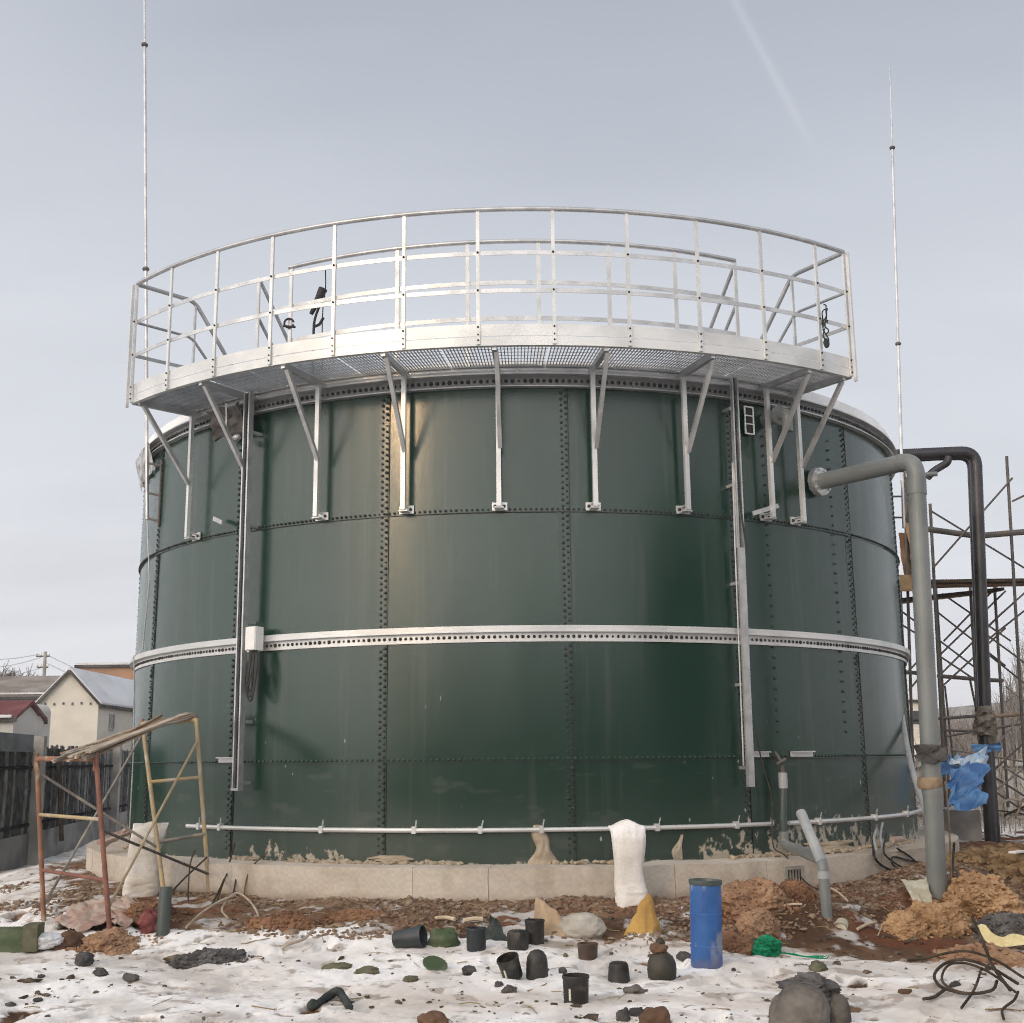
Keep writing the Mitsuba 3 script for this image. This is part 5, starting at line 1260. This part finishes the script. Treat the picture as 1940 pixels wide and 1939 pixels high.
labels['dirt_clods'] = {'label': 'small dark clods and crumbs of earth strewn over snow and mud', 'category': 'clods', 'kind': 'stuff'}
scene['dirt_clods'] = mikit.ply(scatter(np.stack([px, py, ground_h(px, py)+0.003], 1), rng.gamma(1.5, 0.0065, len(px))+0.005, 12, 0, 0.6), 'clod_mix', smooth=False)
sw = []
for k in range(360):
    a, r = rng.uniform(-58, 60), 5.5+1.7*rng.random()
    x, y = r*math.sin(math.radians(a)), -r*math.cos(math.radians(a))
    if k > 320:
        x, y = rng.uniform(-4.5, 4.5), rng.uniform(-9.5, -6.4)
    t, L_ = rng.uniform(0, math.pi), rng.uniform(0.05, 0.22)
    z = gz(x, y)+0.008
    dx, dy = math.cos(t)*L_, math.sin(t)*L_
    sw.append(tube([[x, y, z], [x+dx*0.5, y+dy*0.5, z+rng.uniform(0.0, 0.010)], [x+dx, y+dy, gz(x+dx, y+dy)+0.008]], rng.uniform(0.0018, 0.0045), 4, False))
labels['straw_litter'] = {'label': 'dry straw stalks and splinters strewn over the mud', 'category': 'straw', 'kind': 'stuff'}
scene['straw_litter'] = mikit.ply(cat_(sw), 'straw', smooth=False)


# ------------------------------------------------------------------ left background: cane fence, houses, pole
fc = thing('cane_fence', 'long dark cane fence on a low concrete wall at the left', 'fence')
F0, F1 = np.array([-6.95, -1.6, 0.0]), np.array([-8.70, 11.0, 0.0])
fd = (F1-F0)/np.linalg.norm(F1-F0); fl_ = np.linalg.norm(F1-F0); fn_ = np.array([fd[1], -fd[0], 0])
ang_ = math.atan2(fd[1], fd[0])
part(fc, 'base_wall', bar(F0+[0, 0, 0.16], F1+[0, 0, 0.16], 0.16, 0.66, (0, 0, 1)), 'grey_concrete', smooth=False)
part(fc, 'backing_mat', bar(F0+[0, 0, 1.10]-fn_*0.05, F1+[0, 0, 1.10]-fn_*0.05, 0.02, 1.25, (0, 0, 1)), 'cane_back', smooth=False)
for z in (0.62, 1.46):
    part(fc, 'rail', bar(F0+[0, 0, z]+fn_*0.065, F1+[0, 0, z]+fn_*0.065, 0.022, 0.045, (0, 0, 1)), 'cane_back', smooth=False)
s = 0.0
while s < fl_-0.05:
    p = F0+fd*s
    h = 1.72+0.10*rnd.random()
    lean = (rnd.random()-0.5)*0.06
    part(fc, 'cane', tube([p+fn_*0.03+[0, 0, 0.46], p+fn_*(0.03+0.02*rnd.random())+fd*lean*0.5+[0, 0, 1.1], p+fn_*0.03+fd*lean+[0, 0, h]], 0.016+0.014*rnd.random(), 6), rnd.choice(['cane_dark', 'cane_dark', 'cane_pale']))
    s += 0.062+0.03*rnd.random()
P_ = F0+fd*3.9
part(fc, 'post', box(P_+fn_*0.11+[0, 0, 0.95], (0.20, 0.20, 1.95), ang_), 'pale_concrete', smooth=False, label='square concrete post of the fence')
part(fc, 'post', box(F0+fd*10.4+fn_*0.1+[0, 0, 0.95], (0.2, 0.2, 1.9), ang_), 'pale_concrete', smooth=False)
P_ = F0+fd*5.0
whole('board', 'upright brown board leaning against the fence behind the concrete post', 'board', bar(P_+fn_*0.30+[0, 0, 0.3], P_+fn_*0.16+[0, 0, 1.75], 0.24, 0.02, fn_), 'twig_dark')
q = F0+fd*1.7
whole('sheet_metal', 'grey metal sheet hung over the top of the fence at the left edge', 'metal sheet', cat_([bar(q+fn_*0.10+[0, 0, 1.82]-fd*0.15, q+fn_*0.10+[0, 0, 1.82]+fd*1.9, 0.015, 0.24, (0, 0, 1)), bar(q+fn_*0.12+[0, 0, 1.70]-fd*0.1, q+fn_*0.12+[0, 0, 1.70]+fd*1.85, 0.04, 0.03, (0, 0, 1))]), 'sheet_steel', smooth=False)
wf = thing('white_fence', 'short white metal picket fence seen between the cane fence and the tank', 'fence')
w0, w1 = np.array(vec([-9.045, 11.500, -0.153])), np.array(vec([-8.855, 12.000, -0.186]))
for k in range(7):
    p = w0+(w1-w0)*k/6
    part(wf, 'picket', bar([p[0], p[1], 0.05], [p[0], p[1], 1.75], 0.035, 0.02), 'white_metal', smooth=False)
for z in (0.3, 0.95, 1.6):
    part(wf, 'rail', bar([w0[0], w0[1]+0.02, z], [w1[0], w1[1]+0.02, z], 0.02, 0.04, (0, 0, 1)), 'white_metal', smooth=False)


def house(name, label, x0, x1, y0, y1, ze, zr, wall, roof, axis='y', over=0.15, cat='house'):
    """gabled house: four walls with gables, two roof slopes and a ridge"""
    k = thing(name, label, cat)
    xm, ym = (x0+x1)/2, (y0+y1)/2
    if axis == 'y':
        V = [(x0, y0, -.2), (x1, y0, -.2), (x1, y0, ze), (xm, y0, zr), (x0, y0, ze)]
        V += [(x, y1, z) for x, y, z in V]
        S = [[(x0-over, ze-over*(zr-ze)/(xm-x0)), (xm, zr)], [(x1+over, ze-over*(zr-ze)/(xm-x0)), (xm, zr)]]
    else:
        V = [(x0, y0, -.2), (x0, y1, -.2), (x0, y1, ze), (x0, ym, zr), (x0, y0, ze)]
        V += [(x1, y, z) for x, y, z in V]
        S = [[(y0-over, ze-over*(zr-ze)/(ym-y0)), (ym, zr)], [(y1+over, ze-over*(zr-ze)/(ym-y0)), (ym, zr)]]
    F_ = [[0, 1, 2], [0, 2, 3], [0, 3, 4], [5, 7, 6], [5, 8, 7], [5, 9, 8], [0, 5, 6], [0, 6, 1], [1, 6, 7], [1, 7, 2], [4, 9, 5], [4, 5, 0]]
    part(k, 'wall', trimesh.Trimesh(np.array(V, float), np.array(F_), process=False), wall, smooth=False)
    for (a, za), (b, zb) in S:
        ms = []
        lo, hi = ((y0-over, y1+over) if axis == 'y' else (x0-over, x1+over))
        P = [(a, lo, za), (b, lo, zb), (b, hi, zb), (a, hi, za)] if axis == 'y' else [(lo, a, za), (lo, b, zb), (hi, b, zb), (hi, a, za)]
        P = np.array(P, float)
        P2 = np.vstack([P+[0, 0, 0.02], P+[0, 0, 0.14]])
        Fq = np.array([[0, 1, 2, 3], [7, 6, 5, 4], [0, 4, 5, 1], [1, 5, 6, 2], [2, 6, 7, 3], [3, 7, 4, 0]])
        part(k, 'roof_slope', (P2, Fq), roof, smooth=False)
        e = P.copy()
        part(k, 'barge_board', cat_([bar(e[0]+[0, 0, -0.01], e[1]+[0, 0, -0.01], 0.06, 0.10)]), 'roof_dark', smooth=False)
        part(k, 'eave_board', bar(e[0]+[0, 0, 0.0], e[3]+[0, 0, 0.0], 0.05, 0.12), 'roof_dark', smooth=False)
    return k


K = np.array(vec([-16.657, 32.000, 3.914]))
ap = np.array(vec([-17.907, 32.000, 5.154])); le = np.array(vec([-19.018, 32.000, 3.835]))
h1 = house('gable_house', 'cream gabled house with a snowy roof beyond the fence', le[0], K[0], 32.0, 41.0, K[2], ap[2], 'wall_cream', 'roof_snow')
w = part(h1, 'window', box((K[0]+0.02, 33.6, K[2]-0.75), (0.05, 0.42, 0.55)), 'glass_dark', smooth=False)
part(w, 'frame', cat_([box((K[0]+0.04, 33.6+s_, K[2]-0.75), (0.06, 0.06, 0.62)) for s_ in (-0.23, 0.23)]+[box((K[0]+0.04, 33.6, K[2]-0.75+s_), (0.06, 0.5, 0.06)) for s_ in (-0.3, 0.3)]), 'pale_concrete', smooth=False)
for k in range(6):
    part(h1, 'vent_hole', box((le[0]+0.25+0.36*k, 31.985, K[2]-0.05-0.02*(k % 2)), (0.07, 0.05, 0.10)), 'glass_dark', smooth=False)
a, b = np.array(vec([-22.605, 46.000, 6.389])), np.array(vec([-19.512, 46.000, 6.356]))
h2 = thing('flat_house', 'tall orange brown house with a snowed flat roof edge behind the cream house', 'house')
part(h2, 'wall', box(((a[0]+b[0])/2+1.5, 48.5, a[2]/2-0.1), (b[0]-a[0]+3, 5, a[2]+0.1)), 'wall_orange', smooth=False)
part(h2, 'parapet', box(((a[0]+b[0])/2+1.5, 48.5, a[2]+0.02), (b[0]-a[0]+3.3, 5.3, 0.14)), 'roof_dark', smooth=False)
part(h2, 'roof_snow', box(((a[0]+b[0])/2+1.5, 48.5, a[2]+0.14), (b[0]-a[0]+3.25, 5.2, 0.12)), 'roof_snow', smooth=False)
a, b = np.array(vec([-24.599, 38.000, 5.207])), np.array(vec([-21.149, 38.000, 5.170]))
h3 = house('brown_house', 'low grey brown house with a dark snow streaked roof at the left edge', a[0], b[0], 38.0, 44.0, a[2]-0.75, a[2]+0.25, 'wall_grey', 'roof_brown', axis='x')
for k in range(6):
    w = part(h3, 'window', box((a[0]+0.5+0.62*k, 37.985, 2.75), (0.34, 0.05, 0.45)), 'glass_dark', smooth=False)
part(h3, 'eave_snow', bar([a[0]-0.1, 37.84, a[2]-0.60], [b[0]+0.1, 37.84, a[2]-0.60], 0.08, 0.07), 'roof_snow', smooth=False)
a, b = np.array(vec([-18.205, 24.000, 3.010])), np.array(vec([-16.702, 24.000, 2.995]))
h4 = house('maroon_shed', 'small shed with a maroon roof behind the fence at the left edge', a[0], b[0], 24.0, 26.4, a[2], a[2]+0.50, 'wall_white', 'roof_maroon', axis='x')
part(h4, 'roof_snow', bar([a[0], 23.84, a[2]+0.06], [b[0], 23.84, a[2]+0.06], 0.16, 0.09), 'roof_snow', smooth=False)
a = np.array(vec([-16.969, 26.000, 3.279]))
whole('tank_hut', 'pale rounded hut end between the maroon shed and the cream house', 'hut', cat_([box((a[0], 26.6, a[2]/2-0.1), (0.62, 1.0, a[2]+0.1)), cyl((a[0], 26.1, a[2]), (a[0], 27.1, a[2]), 0.31, 20)]), 'wall_white', smooth=30)
up = thing('utility_pole', 'slim concrete utility pole with crossarms left of the cream house', 'utility pole')
u0, u1 = np.array(vec([-22.713, 42.000, 4.189])), np.array(vec([-22.787, 42.000, 6.827]))
part(up, 'pole', tube([[u0[0], 42, 0], u1], [0.11, 0.075], 10), 'pale_concrete')
for dz, w in ((0.22, 0.42), (0.75, 0.36)):
    part(up, 'crossarm', bar(u1-[w, 0, dz], u1+[w*0.5, 0, -dz], 0.06, 0.07), 'dark_tube', smooth=False)
    for s_ in (-w, -w*0.5, w*0.4):
        part(up, 'insulator', lathe([(0, 0), (0.05, 0), (0.06, 0.08), (0.03, 0.14), (0, 0.15)], 8, u1+[s_, 0, -dz+0.035]), 'white_metal')
for k, (dz, e) in enumerate(((0.1, vec([-26.088, 40.000, 6.567])), (0.28, vec([-26.044, 40.000, 6.029])), (0.8, vec([-26.009, 40.000, 5.590])))):
    whole('overhead_wire', 'thin overhead wire running left from the utility pole', 'wire', tube([u1-[0.2, 0, dz]+(np.array(e)-u1+[0.2, 0, dz])*t-np.array([0, 0, 0.25*math.sin(math.pi*t)]) for t in np.linspace(0, 1, 9)], 0.010, 4), 'dark_tube', group='overhead wires left of the utility pole')
for k, (dz, e) in enumerate(((0.1, vec([-19.860, 48.000, 5.511])), (0.5, vec([-19.843, 48.000, 5.179])))):
    whole('overhead_wire', 'thin overhead wire sagging right from the utility pole over the roofs', 'wire', tube([u1-[0.0, 0, dz]+(np.array(e)-u1+[0.0, 0, dz])*t-np.array([0, 0, 0.3*math.sin(math.pi*t)]) for t in np.linspace(0, 1, 9)], 0.010, 4), 'dark_tube', group='overhead wires right of the utility pole')


def bare_tree(name, label, base, h, spread, seed, m='bark', depth=5, r0=None, kind=None):
    g = np.random.default_rng(seed)
    trunk, crown = [], []

    def grow(p, d, L_, r, n):
        q = p+d*L_
        mid = (p+q)/2+g.normal(0, 0.05*L_, 3)
        (trunk if n == depth else crown).append(tube([p, mid, q], [r, r*0.85, r*0.7], 6 if n > 2 else 4, False))
        if n == 0:
            return
        for _ in range(3 if n > 1 else 4):
            e = d+g.normal(0, spread, 3); e[2] = abs(e[2])*0.9+0.15; e /= np.linalg.norm(e)
            grow(p+(q-p)*g.uniform(0.55, 1.0), e, L_*g.uniform(0.58, 0.82), r*0.60, n-1)
    grow(np.array(base, float), np.array([0, 0, 1.0]), h*0.33, r0 or h*0.02, depth)
    k = thing(name, label, 'tree')
    part(k, 'trunk', cat_(trunk), m)
    part(k, 'crown', cat_(crown), m)
    return k


t0 = vec([-32.579, 62.000, 6.468])
bare_tree('bare_tree', 'bare leafless tree rising over the roofs at the left edge', [t0[0]-0.6, 62, 0], 10.8, 0.55, 3, 'far_bark', 5, 0.30)
bare_tree('bare_tree', 'second bare tree half cut by the left edge behind the roofs', [t0[0]-2.6, 64, 0], 10.5, 0.55, 4, 'far_bark', 5, 0.30)

# ------------------------------------------------------------------ right background: scaffold, wood, wall, tarpaulin
sc = thing('scaffold_tower', 'dark tubular scaffold with cross braces and plank decks right of the tank', 'scaffold')
def st(p, q, r=0.024, m='dark_tube', nm='tube'):
    part(sc, nm, cyl(p, q, r, 8), m)
UPR = [(vec([7.873, 2.400, 6.200]), vec([7.678, 2.400, 0.478])), (vec([6.583, 2.400, 5.434]), vec([6.451, 2.400, 0.606])), (vec([7.122, 4.000, 4.428]), vec([7.065, 4.000, 0.657])), (vec([7.707, 4.000, 4.313]), vec([7.603, 4.000, 0.652])), (vec([8.120, 4.000, 4.308]), vec([8.019, 4.000, 0.648])), (vec([6.514, 4.000, 4.253]), vec([6.408, 4.000, 0.918])), (vec([6.536, 3.400, 6.192]), vec([6.287, 3.400, 0.688]))]
for p, q in UPR:
    st(p, q, 0.026, nm='upright')
st(vec([6.517, 2.400, 5.023]), vec([7.278, 2.400, 4.904]), 0.048, nm='ledger'); st(vec([7.278, 2.400, 4.904]), vec([8.247, 2.400, 4.978]), 0.048, nm='ledger')
for p, q in ((vec([6.600, 2.450, 5.332]), vec([8.003, 2.450, 4.395])), (vec([6.535, 2.350, 4.396]), vec([7.912, 2.350, 5.831])), (vec([7.898, 2.400, 5.462]), vec([8.268, 2.400, 5.630])), (vec([7.238, 4.050, 4.207]), vec([8.334, 4.050, 3.384])), (vec([7.149, 4.100, 3.897]), vec([8.226, 4.100, 2.970])), (vec([7.104, 4.050, 3.424]), vec([7.962, 4.050, 2.722])), (vec([7.108, 4.100, 3.160]), vec([7.714, 4.100, 2.727])), (vec([7.182, 4.000, 3.391]), vec([8.175, 4.000, 4.326])), (vec([7.094, 3.950, 3.166]), vec([8.282, 3.950, 4.227])), (vec([7.113, 4.000, 2.860]), vec([8.224, 4.000, 3.873])), (vec([7.086, 3.950, 2.637]), vec([8.225, 3.950, 3.598])), (vec([7.914, 4.000, 3.607]), vec([8.661, 4.000, 4.229])), (vec([7.876, 3.950, 3.379]), vec([8.659, 3.950, 3.952])), (vec([7.958, 4.050, 3.477]), vec([8.688, 4.050, 2.891])), (vec([7.949, 4.100, 3.169]), vec([8.675, 4.100, 2.541])), (vec([6.524, 4.000, 3.891]), vec([6.819, 4.000, 3.655])), (vec([6.507, 4.000, 3.667]), vec([6.831, 4.000, 3.458])), (vec([6.519, 4.000, 2.866]), vec([6.748, 4.000, 3.085])), (vec([6.532, 4.000, 2.575]), vec([6.755, 4.000, 2.819])), (vec([7.327, 3.200, 1.093]), vec([8.234, 3.200, 1.826])), (vec([7.403, 3.200, 1.010]), vec([8.226, 3.200, 0.433])), (vec([7.463, 3.100, 1.174]), vec([8.208, 3.100, 0.680]))):
    st(p, q, 0.016, nm='brace')
for p, q, r, m in ((vec([6.484, 4.000, 2.875]), vec([6.757, 4.000, 2.855]), 0.034, 'dark_tube'), (vec([7.029, 4.000, 2.808]), vec([7.785, 4.000, 2.738]), 0.034, 'dark_tube'), (vec([7.785, 4.000, 2.738]), vec([8.120, 4.000, 2.717]), 0.034, 'dark_tube'), (vec([6.477, 4.000, 2.078]), vec([6.742, 4.000, 2.084]), 0.026, 'dark_tube'), (vec([6.922, 3.800, 2.093]), vec([7.658, 3.800, 2.137]), 0.026, 'dark_tube'), (vec([7.044, 4.000, 1.907]), vec([7.710, 4.000, 1.883]), 0.02, 'dark_tube'), (vec([7.423, 3.000, 2.095]), vec([8.181, 3.000, 2.137]), 0.03, 'dry_wood')):
    st(p, q, r, m, 'ledger')
for p, q, w in ((np.array(vec([6.217, 3.200, 4.252])), np.array(vec([8.727, 3.200, 4.259])), 0.75), (np.array(vec([6.416, 3.900, 4.060])), np.array(vec([8.128, 3.900, 4.222])), 0.6)):
    for k in range(3):
        o = np.array([0, (k-1)*w/3, 0.0])
        part(sc, 'deck_plank', bar(p+o, q+o+[0, 0, 0.01*k], w/3-0.02, 0.05), 'dry_wood' if k else 'twig_dark', smooth=False)
pb = np.array(vec([6.280, 2.800, 4.220]))
whole('plywood_sheet', 'orange brown plywood edge showing between tank and thick grey pipe', 'plywood', box(pb, (0.34, 0.06, 0.26)), 'raw_timber', smooth=False)
for (p, q, r) in ((vec([6.978, 3.600, 1.805]), vec([8.200, 3.600, 1.988]), 0.018), (vec([6.934, 3.400, 1.592]), vec([8.189, 3.400, 1.371]), 0.016), (vec([7.538, 3.200, 1.585]), vec([8.282, 3.200, 2.327]), 0.015), (vec([8.156, 4.000, 2.628]), vec([8.604, 4.000, 2.230]), 0.015), (vec([8.141, 4.000, 2.366]), vec([8.699, 4.000, 2.755]), 0.015), (vec([8.431, 4.000, 3.691]), vec([8.342, 4.000, 0.392]), 0.024), (vec([7.139, 4.000, 2.639]), vec([7.202, 4.000, 0.741]), 0.018), (vec([7.750, 4.200, 2.716]), vec([7.797, 4.200, 2.027]), 0.026), (vec([7.608, 4.100, 2.729]), vec([7.713, 4.100, 1.894]), 0.020), (vec([6.713, 2.800, 1.428]), vec([7.328, 2.800, 0.939]), 0.014), (vec([7.488, 2.600, 1.300]), vec([7.909, 2.600, 1.017]), 0.016), (vec([7.165, 2.600, 0.867]), vec([7.947, 2.600, 1.415]), 0.016)):
    st(p, q, r, 'worn_grey_tube' if r < 0.017 else 'dark_tube', 'brace')
# rough board bundle between tank edge and pipe, higher up
bb = thing('board_bundle', 'rough dark bundle of boards and wrapping between the tank edge and the thick grey pipe', 'boards')
for k, (p, q, m) in enumerate(((np.array(vec([6.488, 3.300, 6.077])), np.array(vec([6.519, 3.300, 5.309])), 'soil_grey'), (np.array(vec([6.499, 3.340, 5.588])), np.array(vec([6.537, 3.340, 4.692])), 'raw_timber'), (np.array(vec([6.538, 3.380, 5.235])), np.array(vec([6.572, 3.380, 4.291])), 'twig_dark'), (np.array(vec([6.421, 3.420, 5.154])), np.array(vec([6.463, 3.420, 4.298])), 'soil_brown'))):
    part(bb, 'board', sheet([p+[-0.04, 0, 0], p+[0.12, 0.05, 0], q+[0.12, 0.05, 0], q+[-0.04, 0, 0]], 6, 14, 120+k, 0.06, 4.0, 0.03), m, smooth=40)
tp = thing('blue_tarpaulin', 'crumpled blue tarpaulin heaped behind the thick grey pipe', 'tarpaulin')
part(tp, 'fold', sheet([vec([4.968, -1.000, 1.368]), vec([5.537, -0.600, 1.440]), vec([6.158, -0.200, 1.537]), vec([5.887, -0.800, 1.174]), ][0:4], 24, 20, 131, 0.20, 2.6), 'tarp_blue', smooth=50)
part(tp, 'fold', sheet([vec([5.266, -1.200, 1.302]), vec([5.906, -0.800, 1.384]), vec([5.612, -1.500, 0.877]), vec([5.083, -1.600, 0.899])], 28, 26, 132, 0.24, 3.0), 'tarp_blue', smooth=50)
part(tp, 'fold', sheet([vec([5.512, -0.800, 1.493]), vec([6.018, -0.500, 1.543]), vec([5.860, -0.900, 1.293]), vec([5.393, -1.000, 1.377])], 20, 14, 133, 0.18, 3.2), 'tarp_pale', smooth=50, label='pale frosted fold of the tarpaulin')
cv = np.array(vec([5.745, -0.400, 0.636]))
k = thing('concrete_block', 'grey concrete block with snow on top behind the thick grey pipe', 'block')
part(k, 'block', box(cv+[-0.04, 0.25, -0.12], (0.50, 0.5, 0.56), -0.10), 'grey_concrete', smooth=False)
part(k, 'snow_strip', lump(cv+[-0.04, 0.15, 0.16], (0.22, 0.15, 0.045), 135, 0.25, 1.5, 3), 'roof_snow', smooth=60)
bw = thing('brushwood_pile', 'tangled pile of grey brushwood under the scaffold at the right edge', 'brushwood')
for k in range(64):
    p = np.array([rnd.uniform(7.0, 9.4), rnd.uniform(1.2, 2.6), rnd.uniform(0.2, 0.9)])
    q = p+np.array([rnd.uniform(-1.0, 1.0), rnd.uniform(-0.4, 0.4), rnd.uniform(-0.25, 0.45)])
    part(bw, 'stick', tube([p, (p+q)/2+[0, 0, rnd.uniform(-0.05, 0.1)], q], rnd.uniform(0.008, 0.02), 5), rnd.choice(['twig_pale', 'dry_wood', 'twig_dark', 'worn_grey_tube']))
pf = thing('panel_fence', 'white panel fence with thin upright battens behind the scaffold', 'fence')
for k in range(26):
    x = 7.6+0.30*k
    part(pf, 'panel', box((x, 9.0, 0.75), (0.27, 0.04, 1.3)), 'wall_white', smooth=False)
    part(pf, 'batten', box((x+0.15, 8.96, 0.85), (0.035, 0.05, 1.55)), 'dark_tube', smooth=False)
for z in (0.3, 1.25):
    part(pf, 'rail', bar([7.4, 8.93, z], [15.4, 8.93, z], 0.03, 0.05), 'dark_tube', smooth=False)
br = thing('bramble_thicket', 'bare grey thicket of thin stems in front of the panel fence', 'thicket')
ms = []
for k in range(230):
    x, y = rng.uniform(7.2, 13.0), rng.uniform(5.5, 8.5)
    h = rng.uniform(0.7, 2.1)
    ms.append(tube([[x, y, 0.1], [x+rng.normal(0, .15), y+rng.normal(0, .1), h*0.5], [x+rng.normal(0, .4), y+rng.normal(0, .2), h]], rng.uniform(0.005, 0.012), 4, False))
scene[br] = mikit.ply(cat_(ms), 'twig_pale'); labels[br]['kind'] = 'stuff'
a = np.array(vec([17.685, 40.000, 4.211])); b = np.array(vec([18.897, 40.000, 4.198]))
h5 = house('beige_house', 'low beige house far behind the scaffold right of the tank', a[0]-3, b[0], 40, 46, a[2]-0.2, a[2]+1.1, 'wall_cream', 'roof_snow', axis='x')
for k in range(3):
    part(h5, 'window', box((b[0]-0.7-1.0*k, 39.985, a[2]-1.0), (0.5, 0.05, 0.6)), 'glass_dark', smooth=False)
# far wood of bare trees on a low rise
hx = np.linspace(-140, 240, 120); hy = np.linspace(95, 260, 30)
HX, HY = np.meshgrid(hx, hy, indexing='ij')
HZ = -1.5+ (10.5*np.exp(-((HX-95)/70)**2)+4.5*np.exp(-((HX+90)/60)**2)+3.0*nfbm(HX/30, HY/30, 3.3, 3))*nss(95, 190, HY)
i_, j_ = np.meshgrid(np.arange(119), np.arange(29), indexing='ij')
structure('hills', (np.stack([HX, HY, HZ], -1).reshape(-1, 3), np.stack([i_*30+j_, (i_+1)*30+j_, (i_+1)*30+j_+1, i_*30+j_+1], -1).reshape(-1, 4)), 'wall_grey', 'low grey brown hills on the horizon', smooth=True)
ms = []
for k in range(1500):
    y = rng.uniform(70, 125); x = rng.uniform(0.33, 0.62)*(y+16.7)
    if k % 4 == 0:
        x = rng.uniform(-0.62, -0.36)*(y+16.7)
    edge = np.clip((x/(y+16.7)-0.36)/0.08, 0.25, 1.0) if x > 0 else 0.22
    h = rng.uniform(9.5, 19.0)*edge*(y+16.7)/110
    p = np.array([x, y, 0.0])
    tw = [tube([p, p+[rng.normal(0, .2), 0, h*0.6], p+[rng.normal(0, .4), 0, h]], [0.09, 0.06, 0.015], 4, False)]
    for _ in range(7):
        z = h*rng.uniform(0.3, 0.9); o = rng.normal(0, 0.55, 2)
        tw.append(tube([p+[0, 0, z], p+[o[0], o[1], z+rng.uniform(0.7, 2.2)]], [0.035, 0.010], 3, False))
    ms += tw
labels['far_wood'] = {'label': 'far off wood of bare upright trees fading in haze on the right', 'category': 'wood', 'kind': 'stuff'}
scene['far_wood'] = mikit.ply(cat_(ms), 'far_bark', smooth=False)

# ------------------------------------------------------------------ what stands behind the photographer (seen mirrored in the enamel)
def shrub(name, label, base, h, w, seed, group=None):
    g = np.random.default_rng(seed)
    k = thing(name, label, 'shrub', group)
    part(k, 'stem', tube([base, np.array(base)+[0.05, 0, h*0.8]], [0.09, 0.03], 6), 'bark')
    n = 900
    t = g.random(n)**0.7
    a = g.uniform(0, 2*np.pi, n); rr_ = w*np.sqrt(g.random(n))*(1-0.75*t)*(0.75+0.5*g.random(n))
    P = np.stack([np.cos(a)*rr_, np.sin(a)*rr_, 0.15+t*h], 1)+np.asarray(base)
    part(k, 'crown', scatter(P, g.uniform(0.12, 0.28, n), seed, 0, 1.2), 'evergreen', smooth=False)


for k in range(15):
    x = -15+2.3*k+rnd.uniform(-0.4, 0.4)
    shrub('evergreen_shrub', 'dark evergreen shrub of the hedge behind the photographer', [x, -27.5-rnd.uniform(0, 2), -0.05], rnd.uniform(3.8, 5.4), rnd.uniform(1.8, 2.3), 500+k, 'evergreen hedge behind the photographer')
bt = thing('tall_tank', 'second dark green tank standing off to the right of the photographer', 'tank')
part(bt, 'wall', lathe([(0, 0), (3.5, 0), (3.5, 6.8), (0, 6.8)], 48, (12.4, -15.4, -0.1)), 'dark_pvc', smooth=30)
part(bt, 'rim', lathe([(3.5, 6.65), (3.6, 6.65), (3.6, 6.8), (3.4, 6.8)], 48, (12.4, -15.4, -0.1)), 'galvanised')
part(bt, 'roof', lathe([(0, 7.5), (3.55, 6.72)], 48, (12.4, -15.4, -0.1)), 'roof_membrane')

# ------------------------------------------------------------------ the winter haze
scene['haze_air'] = {'type': 'homogeneous', 'albedo': {'type': 'rgb', 'value': [0.95, 0.95, 0.95]}, 'sigma_t': 0.0008}
labels['haze'] = {'label': 'thin grey winter haze over the whole site', 'category': 'haze', 'kind': 'stuff'}
scene['haze'] = {'type': 'cube', 'to_world': T().translate([0, 0, 6.0]).scale([1100, 1100, 9.0]), 'bsdf': {'type': 'null'}, 'interior': {'type': 'ref', 'id': 'haze_air'}}
scene['camera']['medium'] = {'type': 'ref', 'id': 'haze_air'}
